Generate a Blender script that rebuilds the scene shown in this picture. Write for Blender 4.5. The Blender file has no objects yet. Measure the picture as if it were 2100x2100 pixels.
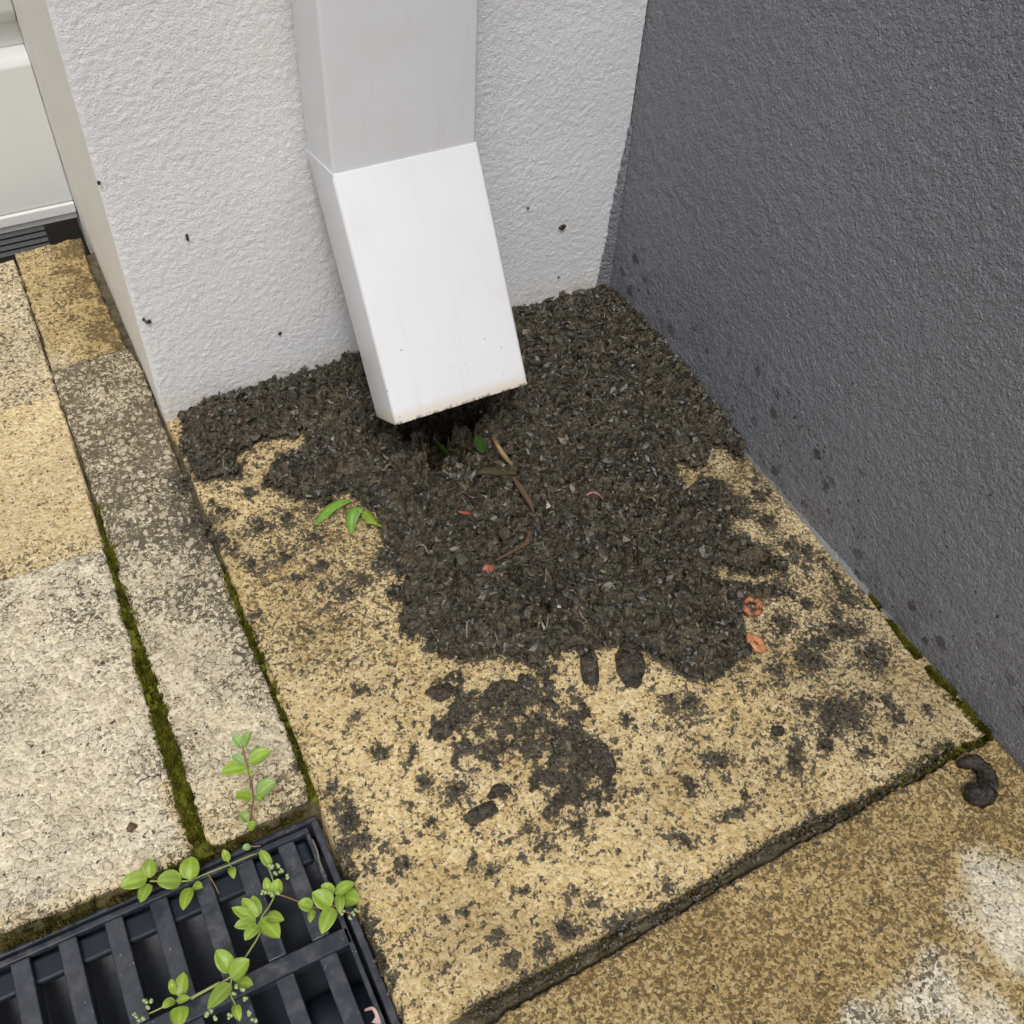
import bpy, math, random
import numpy as np
from mathutils import Matrix, Vector

# ------------------------------------------------------------------ camera
F = 2145.661
RR = np.array([[0.8894903514606347, -0.4543793011060602, 0.04843929587437029],
               [-0.3186632276393743, -0.692778969155901, -0.6469242979249915],
               [0.3275067358221703, 0.5599970987618196, -0.7610141834219988]])
CAM = np.array([-0.0500, -0.6159, 0.5771])
sc = bpy.context.scene
cd = bpy.data.cameras.new('camera')
cam = bpy.data.objects.new('camera', cd)
sc.collection.objects.link(cam)
cd.sensor_fit = 'HORIZONTAL'
cd.sensor_width = 36
cd.lens = F / 2100 * 36
cd.clip_start = 0.02
cd.clip_end = 200
r, d_, f_ = RR
cam.matrix_world = Matrix(((r[0], -d_[0], -f_[0], CAM[0]), (r[1], -d_[1], -f_[1], CAM[1]),
                           (r[2], -d_[2], -f_[2], CAM[2]), (0, 0, 0, 1)))
sc.camera = cam

# ------------------------------------------------------------------ world and sun (bright overcast)
SUN_DIR = Vector((-0.16, -0.42, 0.89)).normalized()
w = bpy.data.worlds.new('World')
sc.world = w
w.use_nodes = True
wn = w.node_tree.nodes
wl = w.node_tree.links
wn.clear()
sky = wn.new('ShaderNodeTexSky')
sky.sky_type = 'NISHITA'
sky.sun_disc = False
sky.sun_elevation = math.asin(SUN_DIR.z)
sky.sun_rotation = math.atan2(SUN_DIR.x, SUN_DIR.y)
sky.air_density = 1.0
sky.dust_density = 6.0
sky.ozone_density = 0.6
hs = wn.new('ShaderNodeHueSaturation')
hs.inputs['Saturation'].default_value = 0.38
bg = wn.new('ShaderNodeBackground')
bg.inputs['Strength'].default_value = 0.142
wo = wn.new('ShaderNodeOutputWorld')
wl.new(sky.outputs[0], hs.inputs['Color'])
wl.new(hs.outputs[0], bg.inputs[0])
wl.new(bg.outputs[0], wo.inputs[0])
sd = bpy.data.lights.new('sun', 'SUN')
sd.energy = 1.5
sd.angle = math.radians(11)
sd.color = (1.0, 0.975, 0.94)
so = bpy.data.objects.new('sun', sd)
sc.collection.objects.link(so)
so.rotation_euler = SUN_DIR.to_track_quat('Z', 'Y').to_euler()
sc.view_settings.view_transform = 'Standard'
sc.view_settings.look = 'None'
sc.view_settings.exposure = -0.22
sc.view_settings.gamma = 1.0
sc.view_settings.use_curve_mapping = False
sc.cycles.use_denoising = True

# ------------------------------------------------------------------ helpers
rng = np.random.default_rng(7)
random.seed(7)
K = 2100 / 1932.0


def W(px, py, z=0.0, ax=2):
    """point of the plane (axis ax = z) that stands at photograph pixel px, py (2100 px wide)"""
    d = np.array([(px - 1050) / F, (py - 1050) / F, 1.0]) @ RR
    t = (z - CAM[ax]) / d[ax]
    return CAM + t * d


def D(px, py, z=0.0, ax=2):
    return W(px * K, py * K, z, ax)


def tag(o, label=None, cat=None, group=None, kind=None):
    if label: o['label'] = label
    if cat: o['category'] = cat
    if group: o['group'] = group
    if kind: o['kind'] = kind
    return o


def link(name, me, mat=None, parent=None):
    o = bpy.data.objects.new(name, me)
    sc.collection.objects.link(o)
    if mat is not None and me is not None:
        me.materials.append(mat)
    if parent is not None:
        o.parent = parent
        o.matrix_parent_inverse = Matrix.Translation(-Vector(parent.location))
    return o


def empty(name, loc):
    o = bpy.data.objects.new(name, None)
    sc.collection.objects.link(o)
    o.location = loc
    o.empty_display_size = 0.02
    return o


def mesh_np(name, V, Fq, col=None, smooth=True):
    """V (n,3); Fq (m,k) faces of equal size; col (n,3|4) point colours"""
    V = np.ascontiguousarray(V, dtype=np.float32)
    Fq = np.ascontiguousarray(Fq, dtype=np.int32)
    me = bpy.data.meshes.new(name)
    k = Fq.shape[1]
    me.vertices.add(len(V))
    me.vertices.foreach_set('co', V.ravel())
    me.loops.add(Fq.size)
    me.loops.foreach_set('vertex_index', Fq.ravel())
    me.polygons.add(len(Fq))
    me.polygons.foreach_set('loop_start', np.arange(0, Fq.size, k, dtype=np.int32))
    me.polygons.foreach_set('loop_total', np.full(len(Fq), k, dtype=np.int32))
    me.polygons.foreach_set('use_smooth', np.full(len(Fq), smooth))
    me.update(calc_edges=True)
    if col is not None:
        addcol(me, 'Col', col)
    return me


def addcol(me, name, col):
    a = me.color_attributes.new(name, 'FLOAT_COLOR', 'POINT')
    c = np.ones((len(me.vertices), 4), dtype=np.float32)
    c[:, :col.shape[1]] = col
    a.data.foreach_set('color', c.ravel())


def addf(me, name, v):
    a = me.attributes.new(name, 'FLOAT', 'POINT')
    a.data.foreach_set('value', np.ascontiguousarray(v, dtype=np.float32))


class MB:
    """collects polygons of mixed size"""
    def __init__(s):
        s.v = []
        s.f = []

    def add(s, vs, fs):
        n = len(s.v)
        s.v += [tuple(map(float, p)) for p in vs]
        s.f += [tuple(i + n for i in f) for f in fs]
        return s

    def box(s, a, b):
        x0, y0, z0 = a
        x1, y1, z1 = b
        return s.add([(x0, y0, z0), (x1, y0, z0), (x1, y1, z0), (x0, y1, z0), (x0, y0, z1), (x1, y0, z1), (x1, y1, z1), (x0, y1, z1)],
                     [(0, 3, 2, 1), (4, 5, 6, 7), (0, 1, 5, 4), (1, 2, 6, 5), (2, 3, 7, 6), (3, 0, 4, 7)])

    def build(s, name, mat, parent=None, bevel=0, seg=2, smooth=False):
        me = bpy.data.meshes.new(name)
        me.from_pydata(s.v, [], s.f)
        me.update()
        o = link(name, me, mat, parent)
        if smooth:
            for p in me.polygons: p.use_smooth = True
        if bevel:
            m = o.modifiers.new('bevel', 'BEVEL')
            m.width = bevel
            m.segments = seg
            m.limit_method = 'ANGLE'
            m.harden_normals = False
            for p in me.polygons: p.use_smooth = True
            try:
                me.set_sharp_from_angle(angle=math.radians(50))
            except Exception:
                pass
        return o


# numpy noise --------------------------------------------------------------
def _lat(seed, n=256):
    return np.random.default_rng(seed).random((n, n)).astype(np.float32)


def vn(x, y, s, seed):
    T = _lat(seed)
    x = x / s + 1000.3
    y = y / s + 1000.7
    xi = np.floor(x).astype(int)
    yi = np.floor(y).astype(int)
    fx = x - xi
    fy = y - yi
    fx = fx * fx * (3 - 2 * fx)
    fy = fy * fy * (3 - 2 * fy)
    a = T[xi & 255, yi & 255]
    b = T[(xi + 1) & 255, yi & 255]
    c = T[xi & 255, (yi + 1) & 255]
    d = T[(xi + 1) & 255, (yi + 1) & 255]
    return (a * (1 - fx) + b * fx) * (1 - fy) + (c * (1 - fx) + d * fx) * fy


def fbm(x, y, s, seed, oct=4, g=0.55):
    t = 0
    a = 1
    n = 0
    ca, sa = math.cos(.6), math.sin(.6)
    for i in range(oct):
        t = t + a * vn(x, y, s, seed + i * 17)
        n += a
        a *= g
        s *= .5
        x, y = x * ca - y * sa, x * sa + y * ca
    return t / n


def worley(x, y, s, seed):
    A = _lat(seed)
    B = _lat(seed + 1)
    C = _lat(seed + 2)
    x = x / s + 1000
    y = y / s + 1000
    xi = np.floor(x).astype(int)
    yi = np.floor(y).astype(int)
    f1 = np.full(x.shape, 9.0)
    f2 = np.full(x.shape, 9.0)
    idv = np.zeros(x.shape)
    for i in (-1, 0, 1):
        for j in (-1, 0, 1):
            cx = xi + i
            cy = yi + j
            px = cx + A[cx & 255, cy & 255]
            py = cy + B[cx & 255, cy & 255]
            d = np.hypot(px - x, py - y)
            m = d < f1
            f2 = np.where(m, f1, np.minimum(f2, d))
            idv = np.where(m, C[cx & 255, cy & 255], idv)
            f1 = np.where(m, d, f1)
    return f1, f2, idv


def sst(a, b, x):
    t = np.clip((x - a) / (b - a), 0, 1)
    return t * t * (3 - 2 * t)


def inpoly(X, Y, P):
    c = np.zeros(X.shape, bool)
    n = len(P)
    for i in range(n):
        x0, y0 = P[i]
        x1, y1 = P[(i + 1) % n]
        if y0 == y1: continue
        m = ((y0 > Y) != (y1 > Y)) & (X < (x1 - x0) * (Y - y0) / (y1 - y0) + x0)
        c ^= m
    return c


def sdist(X, Y, P):
    """signed distance to polygon, positive inside"""
    d = np.full(X.shape, 1e9)
    n = len(P)
    for i in range(n):
        ax, ay = P[i]
        bx, by = P[(i + 1) % n]
        L = (bx - ax) ** 2 + (by - ay) ** 2
        if L < 1e-14: continue
        t = np.clip(((X - ax) * (bx - ax) + (Y - ay) * (by - ay)) / L, 0, 1)
        d = np.minimum(d, (X - ax - t * (bx - ax)) ** 2 + (Y - ay - t * (by - ay)) ** 2)
    d = np.sqrt(d)
    return np.where(inpoly(X, Y, P), d, -d)


def plydist(X, Y, P):
    """distance to an open polyline with half-widths: P rows x, y, w -> w - distance (positive inside)"""
    best = np.full(X.shape, -1e9)
    for (ax, ay, aw), (bx, by, bw) in zip(P[:-1], P[1:]):
        L = (bx - ax) ** 2 + (by - ay) ** 2 + 1e-16
        t = np.clip(((X - ax) * (bx - ax) + (Y - ay) * (by - ay)) / L, 0, 1)
        d = np.hypot(X - ax - t * (bx - ax), Y - ay - t * (by - ay))
        best = np.maximum(best, aw + (bw - aw) * t - d)
    return best


def poly_w(pts, z=0.0):          # polygon given in 1932-pixel display coordinates
    return [tuple(D(a, b, z)[:2]) for a, b in pts]


def crop(x0, y0, s, pts):        # coordinates read in an enlarged view -> 1932 display coordinates
    return [((x0 + a / s) / K, (y0 + b / s) / K) for a, b in pts]


# ------------------------------------------------------------------ node helper
class NT:
    def __init__(s, name):
        s.m = bpy.data.materials.new(name)
        s.m.use_nodes = True
        s.t = s.m.node_tree
        s.t.nodes.clear()
        s.out = s.t.nodes.new('ShaderNodeOutputMaterial')
        s.p = s.t.nodes.new('ShaderNodeBsdfPrincipled')
        s.t.links.new(s.p.outputs[0], s.out.inputs[0])
        s.pos = s.n('ShaderNodeNewGeometry').outputs['Position']

    def n(s, typ, **kw):
        nd = s.t.nodes.new(typ)
        for k, v in kw.items(): setattr(nd, k, v)
        return nd

    def set(s, sock, v):
        if hasattr(v, 'is_output') or isinstance(v, bpy.types.NodeSocket):
            s.t.links.new(v, sock)
        else:
            if isinstance(v, (tuple, list)) and len(v) == 3 and sock.type == 'RGBA': v = (*v, 1)
            sock.default_value = v

    def noise(s, scale, detail=3, rough=.55, vec=None, dist=0.0, out=0):
        nd = s.n('ShaderNodeTexNoise')
        s.set(nd.inputs['Vector'], vec if vec is not None else s.pos)
        nd.inputs['Scale'].default_value = scale
        nd.inputs['Detail'].default_value = detail
        nd.inputs['Roughness'].default_value = rough
        nd.inputs['Distortion'].default_value = dist
        return nd.outputs[out]

    def vor(s, scale, feature='F1', vec=None, rand=1.0):
        nd = s.n('ShaderNodeTexVoronoi', feature=feature)
        s.set(nd.inputs['Vector'], vec if vec is not None else s.pos)
        nd.inputs['Scale'].default_value = scale
        nd.inputs['Randomness'].default_value = rand
        return nd

    def math(s, op, a, b=0.0, c=None, clamp=False):
        nd = s.n('ShaderNodeMath', operation=op)
        nd.use_clamp = clamp
        s.set(nd.inputs[0], a)
        s.set(nd.inputs[1], b)
        if c is not None: s.set(nd.inputs[2], c)
        return nd.outputs[0]

    def sstep(s, v, a, b, lo=0.0, hi=1.0):
        nd = s.n('ShaderNodeMapRange', interpolation_type='SMOOTHSTEP')
        s.set(nd.inputs[0], v)
        s.set(nd.inputs[1], a)
        s.set(nd.inputs[2], b)
        s.set(nd.inputs[3], lo)
        s.set(nd.inputs[4], hi)
        return nd.outputs[0]

    def mix(s, f, a, b, mode='MIX'):
        nd = s.n('ShaderNodeMix', data_type='RGBA', blend_type=mode)
        s.set(nd.inputs[0], f)
        s.set(nd.inputs[6], a)
        s.set(nd.inputs[7], b)
        return nd.outputs[2]

    def ramp(s, f, stops, interp='LINEAR'):
        nd = s.n('ShaderNodeValToRGB')
        nd.color_ramp.interpolation = interp
        e = nd.color_ramp.elements
        while len(e) < len(stops): e.new(0.5)
        for el, (p, c) in zip(e, stops):
            el.position = p
            el.color = (*c, 1)
        s.set(nd.inputs[0], f)
        return nd.outputs[0]

    def attr(s, name, out='Fac'):
        nd = s.n('ShaderNodeAttribute')
        nd.attribute_name = name
        return nd.outputs[out]

    def bump(s, h, dist, strength=1.0, normal=None):
        nd = s.n('ShaderNodeBump')
        nd.inputs['Distance'].default_value = dist
        nd.inputs['Strength'].default_value = strength
        s.set(nd.inputs['Height'], h)
        if normal is not None: s.set(nd.inputs['Normal'], normal)
        return nd.outputs[0]

    def fin(s, col, rough, normal=None, spec=None):
        s.set(s.p.inputs['Base Color'], col)
        s.set(s.p.inputs['Roughness'], rough)
        if normal is not None: s.set(s.p.inputs['Normal'], normal)
        if spec is not None: s.set(s.p.inputs['Specular IOR Level'], spec)
        return s.m


# ------------------------------------------------------------------ materials
def mat_stone():
    t = NT('slab_stone')
    grime = t.attr('grime')
    pale = t.attr('pale')
    dirt = t.attr('dirt')
    agg = t.attr('agg')
    damp = t.attr('damp')
    # warp
    nv = t.n('ShaderNodeTexNoise')
    t.set(nv.inputs['Vector'], t.pos)
    nv.inputs['Scale'].default_value = 220
    nv.inputs['Detail'].default_value = 2
    sc1 = t.n('ShaderNodeVectorMath', operation='SCALE')
    t.set(sc1.inputs[0], nv.outputs['Color'])
    sc1.inputs['Scale'].default_value = 0.0035
    ad = t.n('ShaderNodeVectorMath', operation='ADD')
    t.set(ad.inputs[0], t.pos)
    t.set(ad.inputs[1], sc1.outputs[0])
    wv = ad.outputs[0]
    vb = t.vor(150, vec=wv)
    vs = t.vor(430, vec=wv)
    rb = t.n('ShaderNodeSeparateColor')
    t.set(rb.inputs[0], vb.outputs['Color'])
    rs = t.n('ShaderNodeSeparateColor')
    t.set(rs.inputs[0], vs.outputs['Color'])
    fine = t.noise(900, 3, .6)
    med = t.noise(320, 4, .6)
    big = t.noise(45, 3, .6)
    huge = t.noise(11, 2, .5)
    vt = t.vor(760, vec=wv)
    rt = t.n('ShaderNodeSeparateColor')
    t.set(rt.inputs[0], vt.outputs['Color'])
    # grain palette
    yv = t.math('ADD', t.math('MULTIPLY', rs.outputs[0], .42), t.math('MULTIPLY', rt.outputs[0], .22))
    yv = t.math('ADD', yv, t.math('MULTIPLY', med, .42))
    ycol = t.ramp(yv, [(0.14, (.22, .14, .05)), (0.30, (.44, .315, .135)), (0.46, (.575, .43, .195)), (0.68, (.67, .535, .28)), (.90, (.77, .67, .45))])
    ycol = t.mix(t.sstep(big, .35, .7, 0, .4), ycol, t.mix(1.0, ycol, (.84, .74, .58), 'MULTIPLY'))
    pcol = t.ramp(yv, [(0.14, (.26, .215, .145)), (0.30, (.50, .44, .32)), (0.46, (.64, .58, .445)), (0.68, (.73, .68, .55)), (.90, (.80, .76, .655))])
    base = t.mix(pale, ycol, pcol)
    # rounded pebbles, two sizes
    pm = t.math('MULTIPLY', t.sstep(vb.outputs['Distance'], .46, .36), t.sstep(rb.outputs[0], .38, .44))
    pm = t.math('MULTIPLY', pm, agg)
    pm2 = t.math('MULTIPLY', t.math('MULTIPLY', t.sstep(vs.outputs['Distance'], .46, .34), t.sstep(rs.outputs[1], .55, .6)), agg)
    pm = t.math('MAXIMUM', pm, t.math('MULTIPLY', pm2, .8))
    pebc = t.mix(pale, t.mix(rb.outputs[1], (.50, .38, .19), (.66, .54, .32)), t.mix(rb.outputs[1], (.50, .455, .35), (.68, .635, .52)))
    pebc = t.mix(t.sstep(fine, .35, .65, 0, .35), pebc, (.33, .27, .18))
    base = t.mix(pm, base, pebc)
    # dark grains: every grain is dark or clean, the share follows the grime field
    loc = t.math('ADD', t.math('MULTIPLY', t.math('SUBTRACT', t.noise(340, 3, .65), .5), 2.2), t.math('MULTIPLY', t.math('SUBTRACT', big, .5), .7))
    am = t.math('ADD', t.math('ADD', -.10, t.math('MULTIPLY', grime, .90)), t.math('MULTIPLY', loc, t.sstep(pale, .3, 1.0, 1.0, .50)))
    d1 = t.math('MULTIPLY', t.sstep(t.math('SUBTRACT', am, t.math('ADD', rs.outputs[2], .10)), -.04, .10), t.sstep(fine, .25, .45))
    d2 = t.math('MULTIPLY', t.sstep(t.math('SUBTRACT', t.math('MULTIPLY', am, .9), rt.outputs[2]), -.04, .10), .85)
    pk = t.math('MAXIMUM', d1, d2)
    keep = t.math('SUBTRACT', 1.0, t.math('MULTIPLY', pm, .93))
    pk = t.math('MULTIPLY', pk, keep)
    gcol = t.mix(rt.outputs[1], (.022, .019, .013), (.095, .076, .050))
    gcol = t.mix(t.math('MULTIPLY', pale, t.sstep(grime, .5, .2)), gcol, (.34, .29, .21))
    gcol = t.mix(t.math('MULTIPLY', damp, .75), gcol, (.235, .165, .075))
    base = t.mix(t.math('MULTIPLY', pk, .88), base, gcol)
    base = t.mix(damp, base, t.mix(1.0, base, (.68, .63, .51), 'MULTIPLY'))
    # mud film driven by the dirt field
    dn = t.math('ADD', t.math('MULTIPLY', t.math('SUBTRACT', t.noise(330, 4, .78), .5), 2.2), t.math('MULTIPLY', t.math('SUBTRACT', rs.outputs[0], .5), .38))
    dm = t.sstep(t.math('ADD', dirt, dn), .43, .53)
    dcol = t.mix(t.noise(420, 3), (.030, .027, .020), (.105, .088, .062))
    base = t.mix(t.math('MULTIPLY', dm, .94), base, dcol)
    # faint overall grey wash
    base = t.mix(t.math('MULTIPLY', grime, .10), base, (.15, .125, .09))
    hs_ = t.n('ShaderNodeHueSaturation')
    t.set(hs_.inputs['Color'], base)
    t.set(hs_.inputs['Value'], t.sstep(huge, .25, .75, .88, 1.08))
    base = hs_.outputs[0]
    h = t.math('ADD', t.math('MULTIPLY', t.math('SUBTRACT', 1.0, vs.outputs['Distance']), .5), t.math('MULTIPLY', med, .9))
    h = t.math('ADD', h, t.math('MULTIPLY', pm, .8))
    h = t.math('SUBTRACT', h, t.math('MULTIPLY', pk, .9))
    h = t.math('ADD', h, t.math('MULTIPLY', fine, .25))
    rough = t.math('SUBTRACT', .88, t.math('MULTIPLY', dm, .30))
    return t.fin(base, rough, t.bump(h, .0014, 1.0), .35)


def mat_soil(name='wet_soil', colors=None):
    t = NT(name)
    nv = t.n('ShaderNodeTexNoise')
    t.set(nv.inputs['Vector'], t.pos)
    nv.inputs['Scale'].default_value = 260
    sc1 = t.n('ShaderNodeVectorMath', operation='SCALE')
    t.set(sc1.inputs[0], nv.outputs['Color'])
    sc1.inputs['Scale'].default_value = 0.004
    ad = t.n('ShaderNodeVectorMath', operation='ADD')
    t.set(ad.inputs[0], t.pos)
    t.set(ad.inputs[1], sc1.outputs[0])
    v = t.vor(300, vec=ad.outputs[0])
    vv = t.vor(720, vec=ad.outputs[0])
    s = t.n('ShaderNodeSeparateColor')
    t.set(s.inputs[0], v.outputs['Color'])
    s2 = t.n('ShaderNodeSeparateColor')
    t.set(s2.inputs[0], vv.outputs['Color'])
    n1 = t.noise(60, 4, .6)
    n2 = t.noise(700, 4, .65)
    f = t.math('ADD', t.math('MULTIPLY', s.outputs[0], .42), t.math('ADD', t.math('MULTIPLY', n2, .34), t.math('MULTIPLY', s2.outputs[0], .26)))
    c = t.ramp(f, [(.20, (.008, .007, .004)), (.36, (.036, .031, .019)), (.54, (.074, .065, .043)), (.72, (.130, .114, .078)), (.93, (.33, .28, .20))])
    c2 = t.ramp(f, [(.20, (.008, .006, .004)), (.36, (.044, .031, .020)), (.54, (.086, .062, .042)), (.72, (.138, .104, .074)), (.93, (.30, .24, .18))])
    c = t.mix(t.sstep(n1, .46, .66), c, c2)
    tint = t.attr('Col', 'Color')
    c = t.mix(1.0, c, tint, 'MULTIPLY')
    c = t.mix(1.0, c, (.84, .815, .70), 'MULTIPLY')
    h = t.math('ADD', t.math('MULTIPLY', t.math('SUBTRACT', 1.0, v.outputs['Distance']), .7), n2)
    r_ = t.sstep(t.noise(180, 3), .35, .65, .20, .55)
    return t.fin(c, r_, t.bump(h, .0012, 1.0), .5)


def mat_col(name, rough=.6, nscale=500, amp=.35, bump=.0004, spec=.4):
    """colour comes from the Col attribute, broken up by fine grain"""
    t = NT(name)
    n = t.noise(nscale, 3, .6)
    c = t.mix(1.0, t.attr('Col', 'Color'), t.ramp(n, [(.25, (1 - amp,) * 3), (.75, (1 + amp,) * 3)]), 'MULTIPLY')
    return t.fin(c, rough, t.bump(n, bump), spec)


def mat_stucco(name, tint, side=False):
    t = NT(name)
    a = t.noise(420, 3, .55, dist=.6)
    b = t.noise(230, 3, .6)
    rid = t.math('SUBTRACT', 1.0, t.math('ABSOLUTE', t.math('MULTIPLY', t.math('SUBTRACT', a, .5), 4.0)))
    h = t.math('ADD', t.math('MULTIPLY', rid, .45), t.math('MULTIPLY', b, 1.1))
    h = t.math('ADD', h, t.math('MULTIPLY', t.noise(850, 2), .7))
    col = t.mix(t.sstep(t.noise(9, 3), .35, .7), tint, tuple(c * .955 for c in tint))
    # faint warm run-down stain beside the downpipe
    if not side:
        sx = t.n('ShaderNodeSeparateXYZ')
        t.set(sx.inputs[0], t.pos)
        m = t.math('MULTIPLY', t.sstep(t.math('ABSOLUTE', t.math('SUBTRACT', sx.outputs[0], .112)), .035, .0), t.sstep(sx.outputs[2], .17, .30))
        m = t.math('MULTIPLY', m, t.sstep(t.noise(35, 3), .3, .6))
        col = t.mix(t.math('MULTIPLY', m, .24), col, (.78, .66, .52))
        # splash dirt and yellowing low on the wall
        lo = t.math('MULTIPLY', t.sstep(t.math('ADD', sx.outputs[2], t.math('MULTIPLY', t.noise(30, 3), .03)), .055, .012), t.sstep(t.noise(150, 4, .65), .34, .60))
        col = t.mix(t.math('MULTIPLY', lo, .75), col, (.58, .51, .37))
        sp = t.math('MULTIPLY', t.sstep(t.noise(260, 2), .745, .76), t.sstep(sx.outputs[2], .20, .0))
        col = t.mix(sp, col, (.12, .10, .07))
    return t.fin(col, .62, t.bump(h, .00055 if not side else .0003, 1.0 if not side else .8), .3)


def mat_darkwall():
    t = NT('dark_grey_masonry_paint')
    a = t.noise(420, 3, .6, dist=.5)
    b = t.noise(190, 3, .6)
    h = t.math('ADD', t.math('MULTIPLY', a, 1.2), t.math('ADD', t.math('MULTIPLY', b, .6), t.math('MULTIPLY', t.noise(800, 2, .5), .45)))
    sx = t.n('ShaderNodeSeparateXYZ')
    t.set(sx.inputs[0], t.pos)
    col = t.mix(t.noise(14, 4, .6), (.222, .232, .268), (.266, .276, .308))
    lo = t.math('MULTIPLY', t.sstep(sx.outputs[2], .11, .0), t.sstep(t.noise(55, 4, .6), .42, .62))
    col = t.mix(t.math('MULTIPLY', lo, .35), col, (.085, .080, .072))
    sp = t.math('MULTIPLY', t.sstep(t.noise(330, 2), .70, .73), t.sstep(t.math('ADD', sx.outputs[2], t.math('MULTIPLY', t.noise(25), .1)), .17, .05))
    col = t.mix(sp, col, (.035, .033, .032))
    vd = t.vor(62)
    vr = t.n('ShaderNodeSeparateColor')
    t.set(vr.inputs[0], vd.outputs['Color'])
    zf = t.sstep(t.math('ADD', sx.outputs[2], t.math('MULTIPLY', t.math('SUBTRACT', t.noise(16, 2), .5), .12)), .13, .02, 0, .42)
    zf = t.math('MULTIPLY', zf, t.sstep(sx.outputs[1], -.46, -.25, .35, 1))
    on = t.sstep(t.math('SUBTRACT', zf, vr.outputs[0]), -.01, .02)
    rad = t.math('ADD', .10, t.math('MULTIPLY', vr.outputs[1], .22))
    dd = t.math('ADD', vd.outputs['Distance'], t.math('MULTIPLY', t.math('SUBTRACT', t.noise(330, 4, .7), .5), .75))
    sp2 = t.math('MULTIPLY', on, t.sstep(t.math('SUBTRACT', rad, dd), -.05, .06))
    col = t.mix(t.math('MULTIPLY', sp2, t.math('ADD', .45, t.math('MULTIPLY', vr.outputs[2], .45))), col, (.040, .039, .042))
    ve = t.vor(170)
    vq = t.n('ShaderNodeSeparateColor')
    t.set(vq.inputs[0], ve.outputs['Color'])
    on2 = t.sstep(t.math('SUBTRACT', t.math('MULTIPLY', zf, .8), vq.outputs[0]), -.01, .02)
    sp3 = t.math('MULTIPLY', on2, t.sstep(t.math('ADD', ve.outputs['Distance'], t.math('MULTIPLY', vq.outputs[1], .15)), .30, .18))
    col = t.mix(t.math('MULTIPLY', sp3, .75), col, (.045, .044, .046))
    dr_ = t.n('ShaderNodeMapping')
    t.set(dr_.inputs['Vector'], t.pos)
    dr_.inputs['Scale'].default_value = (1, 1, .08)
    col = t.mix(t.sstep(t.noise(60, 4, .6, vec=dr_.outputs[0]), .56, .72, 0, .16), col, (.26, .27, .29))
    r_ = t.sstep(t.noise(60, 3), .3, .7, .19, .32)
    return t.fin(col, r_, t.bump(h, .0026, 1.0), .6)


def mat_plain(name, col, rough=.4, bump=0.0, nscale=300, spec=.5, var=.06):
    t = NT(name)
    n = t.noise(nscale, 3)
    c = t.mix(t.noise(18, 3), col, tuple(x * (1 - var) for x in col))
    return t.fin(c, rough, t.bump(n, bump) if bump else None, spec)


def mat_pipe():
    t = NT('white_powder_coat')
    sx = t.n('ShaderNodeSeparateXYZ')
    t.set(sx.inputs[0], t.pos)
    base = t.mix(t.noise(15, 3), (.72, .735, .765), (.70, .715, .745))
    # brown splash line that follows the lip of the outlet (distance above the cut)
    # cut plane passes through (y,z)=(-.1461,.0757) and (-.1074,.0493)
    dn = t.math('ADD', t.math('MULTIPLY', t.math('ADD', sx.outputs[1], .1461), .5635), t.math('MULTIPLY', t.math('SUBTRACT', sx.outputs[2], .0757), .8261))
    e = t.math('ADD', dn, t.math('MULTIPLY', t.math('SUBTRACT', t.noise(160, 4, .65), .5), .006))
    base = t.mix(t.math('MULTIPLY', t.sstep(e, .012, -.001), .62), base, (.56, .46, .31))
    base = t.mix(t.math('MULTIPLY', t.sstep(e, .0022, -.0005), t.sstep(t.noise(350, 3), .42, .56)), base, (.10, .075, .045))
    sp = t.math('MULTIPLY', t.sstep(t.noise(420, 1), .775, .79), t.sstep(e, .12, .0, .2, 1))
    base = t.mix(sp, base, (.22, .19, .15))
    mp = t.n('ShaderNodeMapping')
    t.set(mp.inputs['Vector'], t.pos)
    mp.inputs['Scale'].default_value = (1, .12, .12)
    stk = t.sstep(t.noise(130, 4, .6, vec=mp.outputs[0]), .54, .74, 0, .14)
    base = t.mix(stk, base, (.50, .48, .43))
    low = t.sstep(t.noise(30, 4, .6), .45, .70, 0, .16)
    base = t.mix(low, base, (.62, .60, .54))
    return t.fin(base, .33, t.bump(t.noise(60, 2), .00015), .45)


def mat_plastic():
    t = NT('black_drain_plastic')
    dust = t.math('MULTIPLY', t.sstep(t.noise(120, 4, .65), .40, .72), t.sstep(t.noise(22, 3), .3, .65, .45, 1.2))
    c = t.mix(t.math('MULTIPLY', dust, .55), (.026, .030, .042), (.098, .102, .114))
    sp = t.sstep(t.noise(700, 1), .77, .80)
    c = t.mix(sp, c, (.35, .34, .32))
    return t.fin(c, t.sstep(dust, 0, 1, .30, .55), t.bump(t.noise(500, 3), .00015), .5)


def mat_leaf(name, col, tip, rough=.38):
    t = NT(name)
    n = t.noise(240, 3)
    c = t.mix(n, col, tip)
    c = t.mix(t.sstep(t.noise(160, 4, .7), .62, .74, 0, .55), c, (.20, .17, .05))
    c = t.mix(1.0, c, t.attr('Col', 'Color'), 'MULTIPLY')
    t.fin(c, rough, t.bump(t.noise(420, 3), .0003), .45)
    tr = t.n('ShaderNodeBsdfTranslucent')
    t.set(tr.inputs[0], c)
    mx = t.n('ShaderNodeMixShader')
    mx.inputs[0].default_value = .28
    t.t.links.new(t.p.outputs[0], mx.inputs[1])
    t.t.links.new(tr.outputs[0], mx.inputs[2])
    t.t.links.new(mx.outputs[0], t.out.inputs[0])
    return t.m


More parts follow.
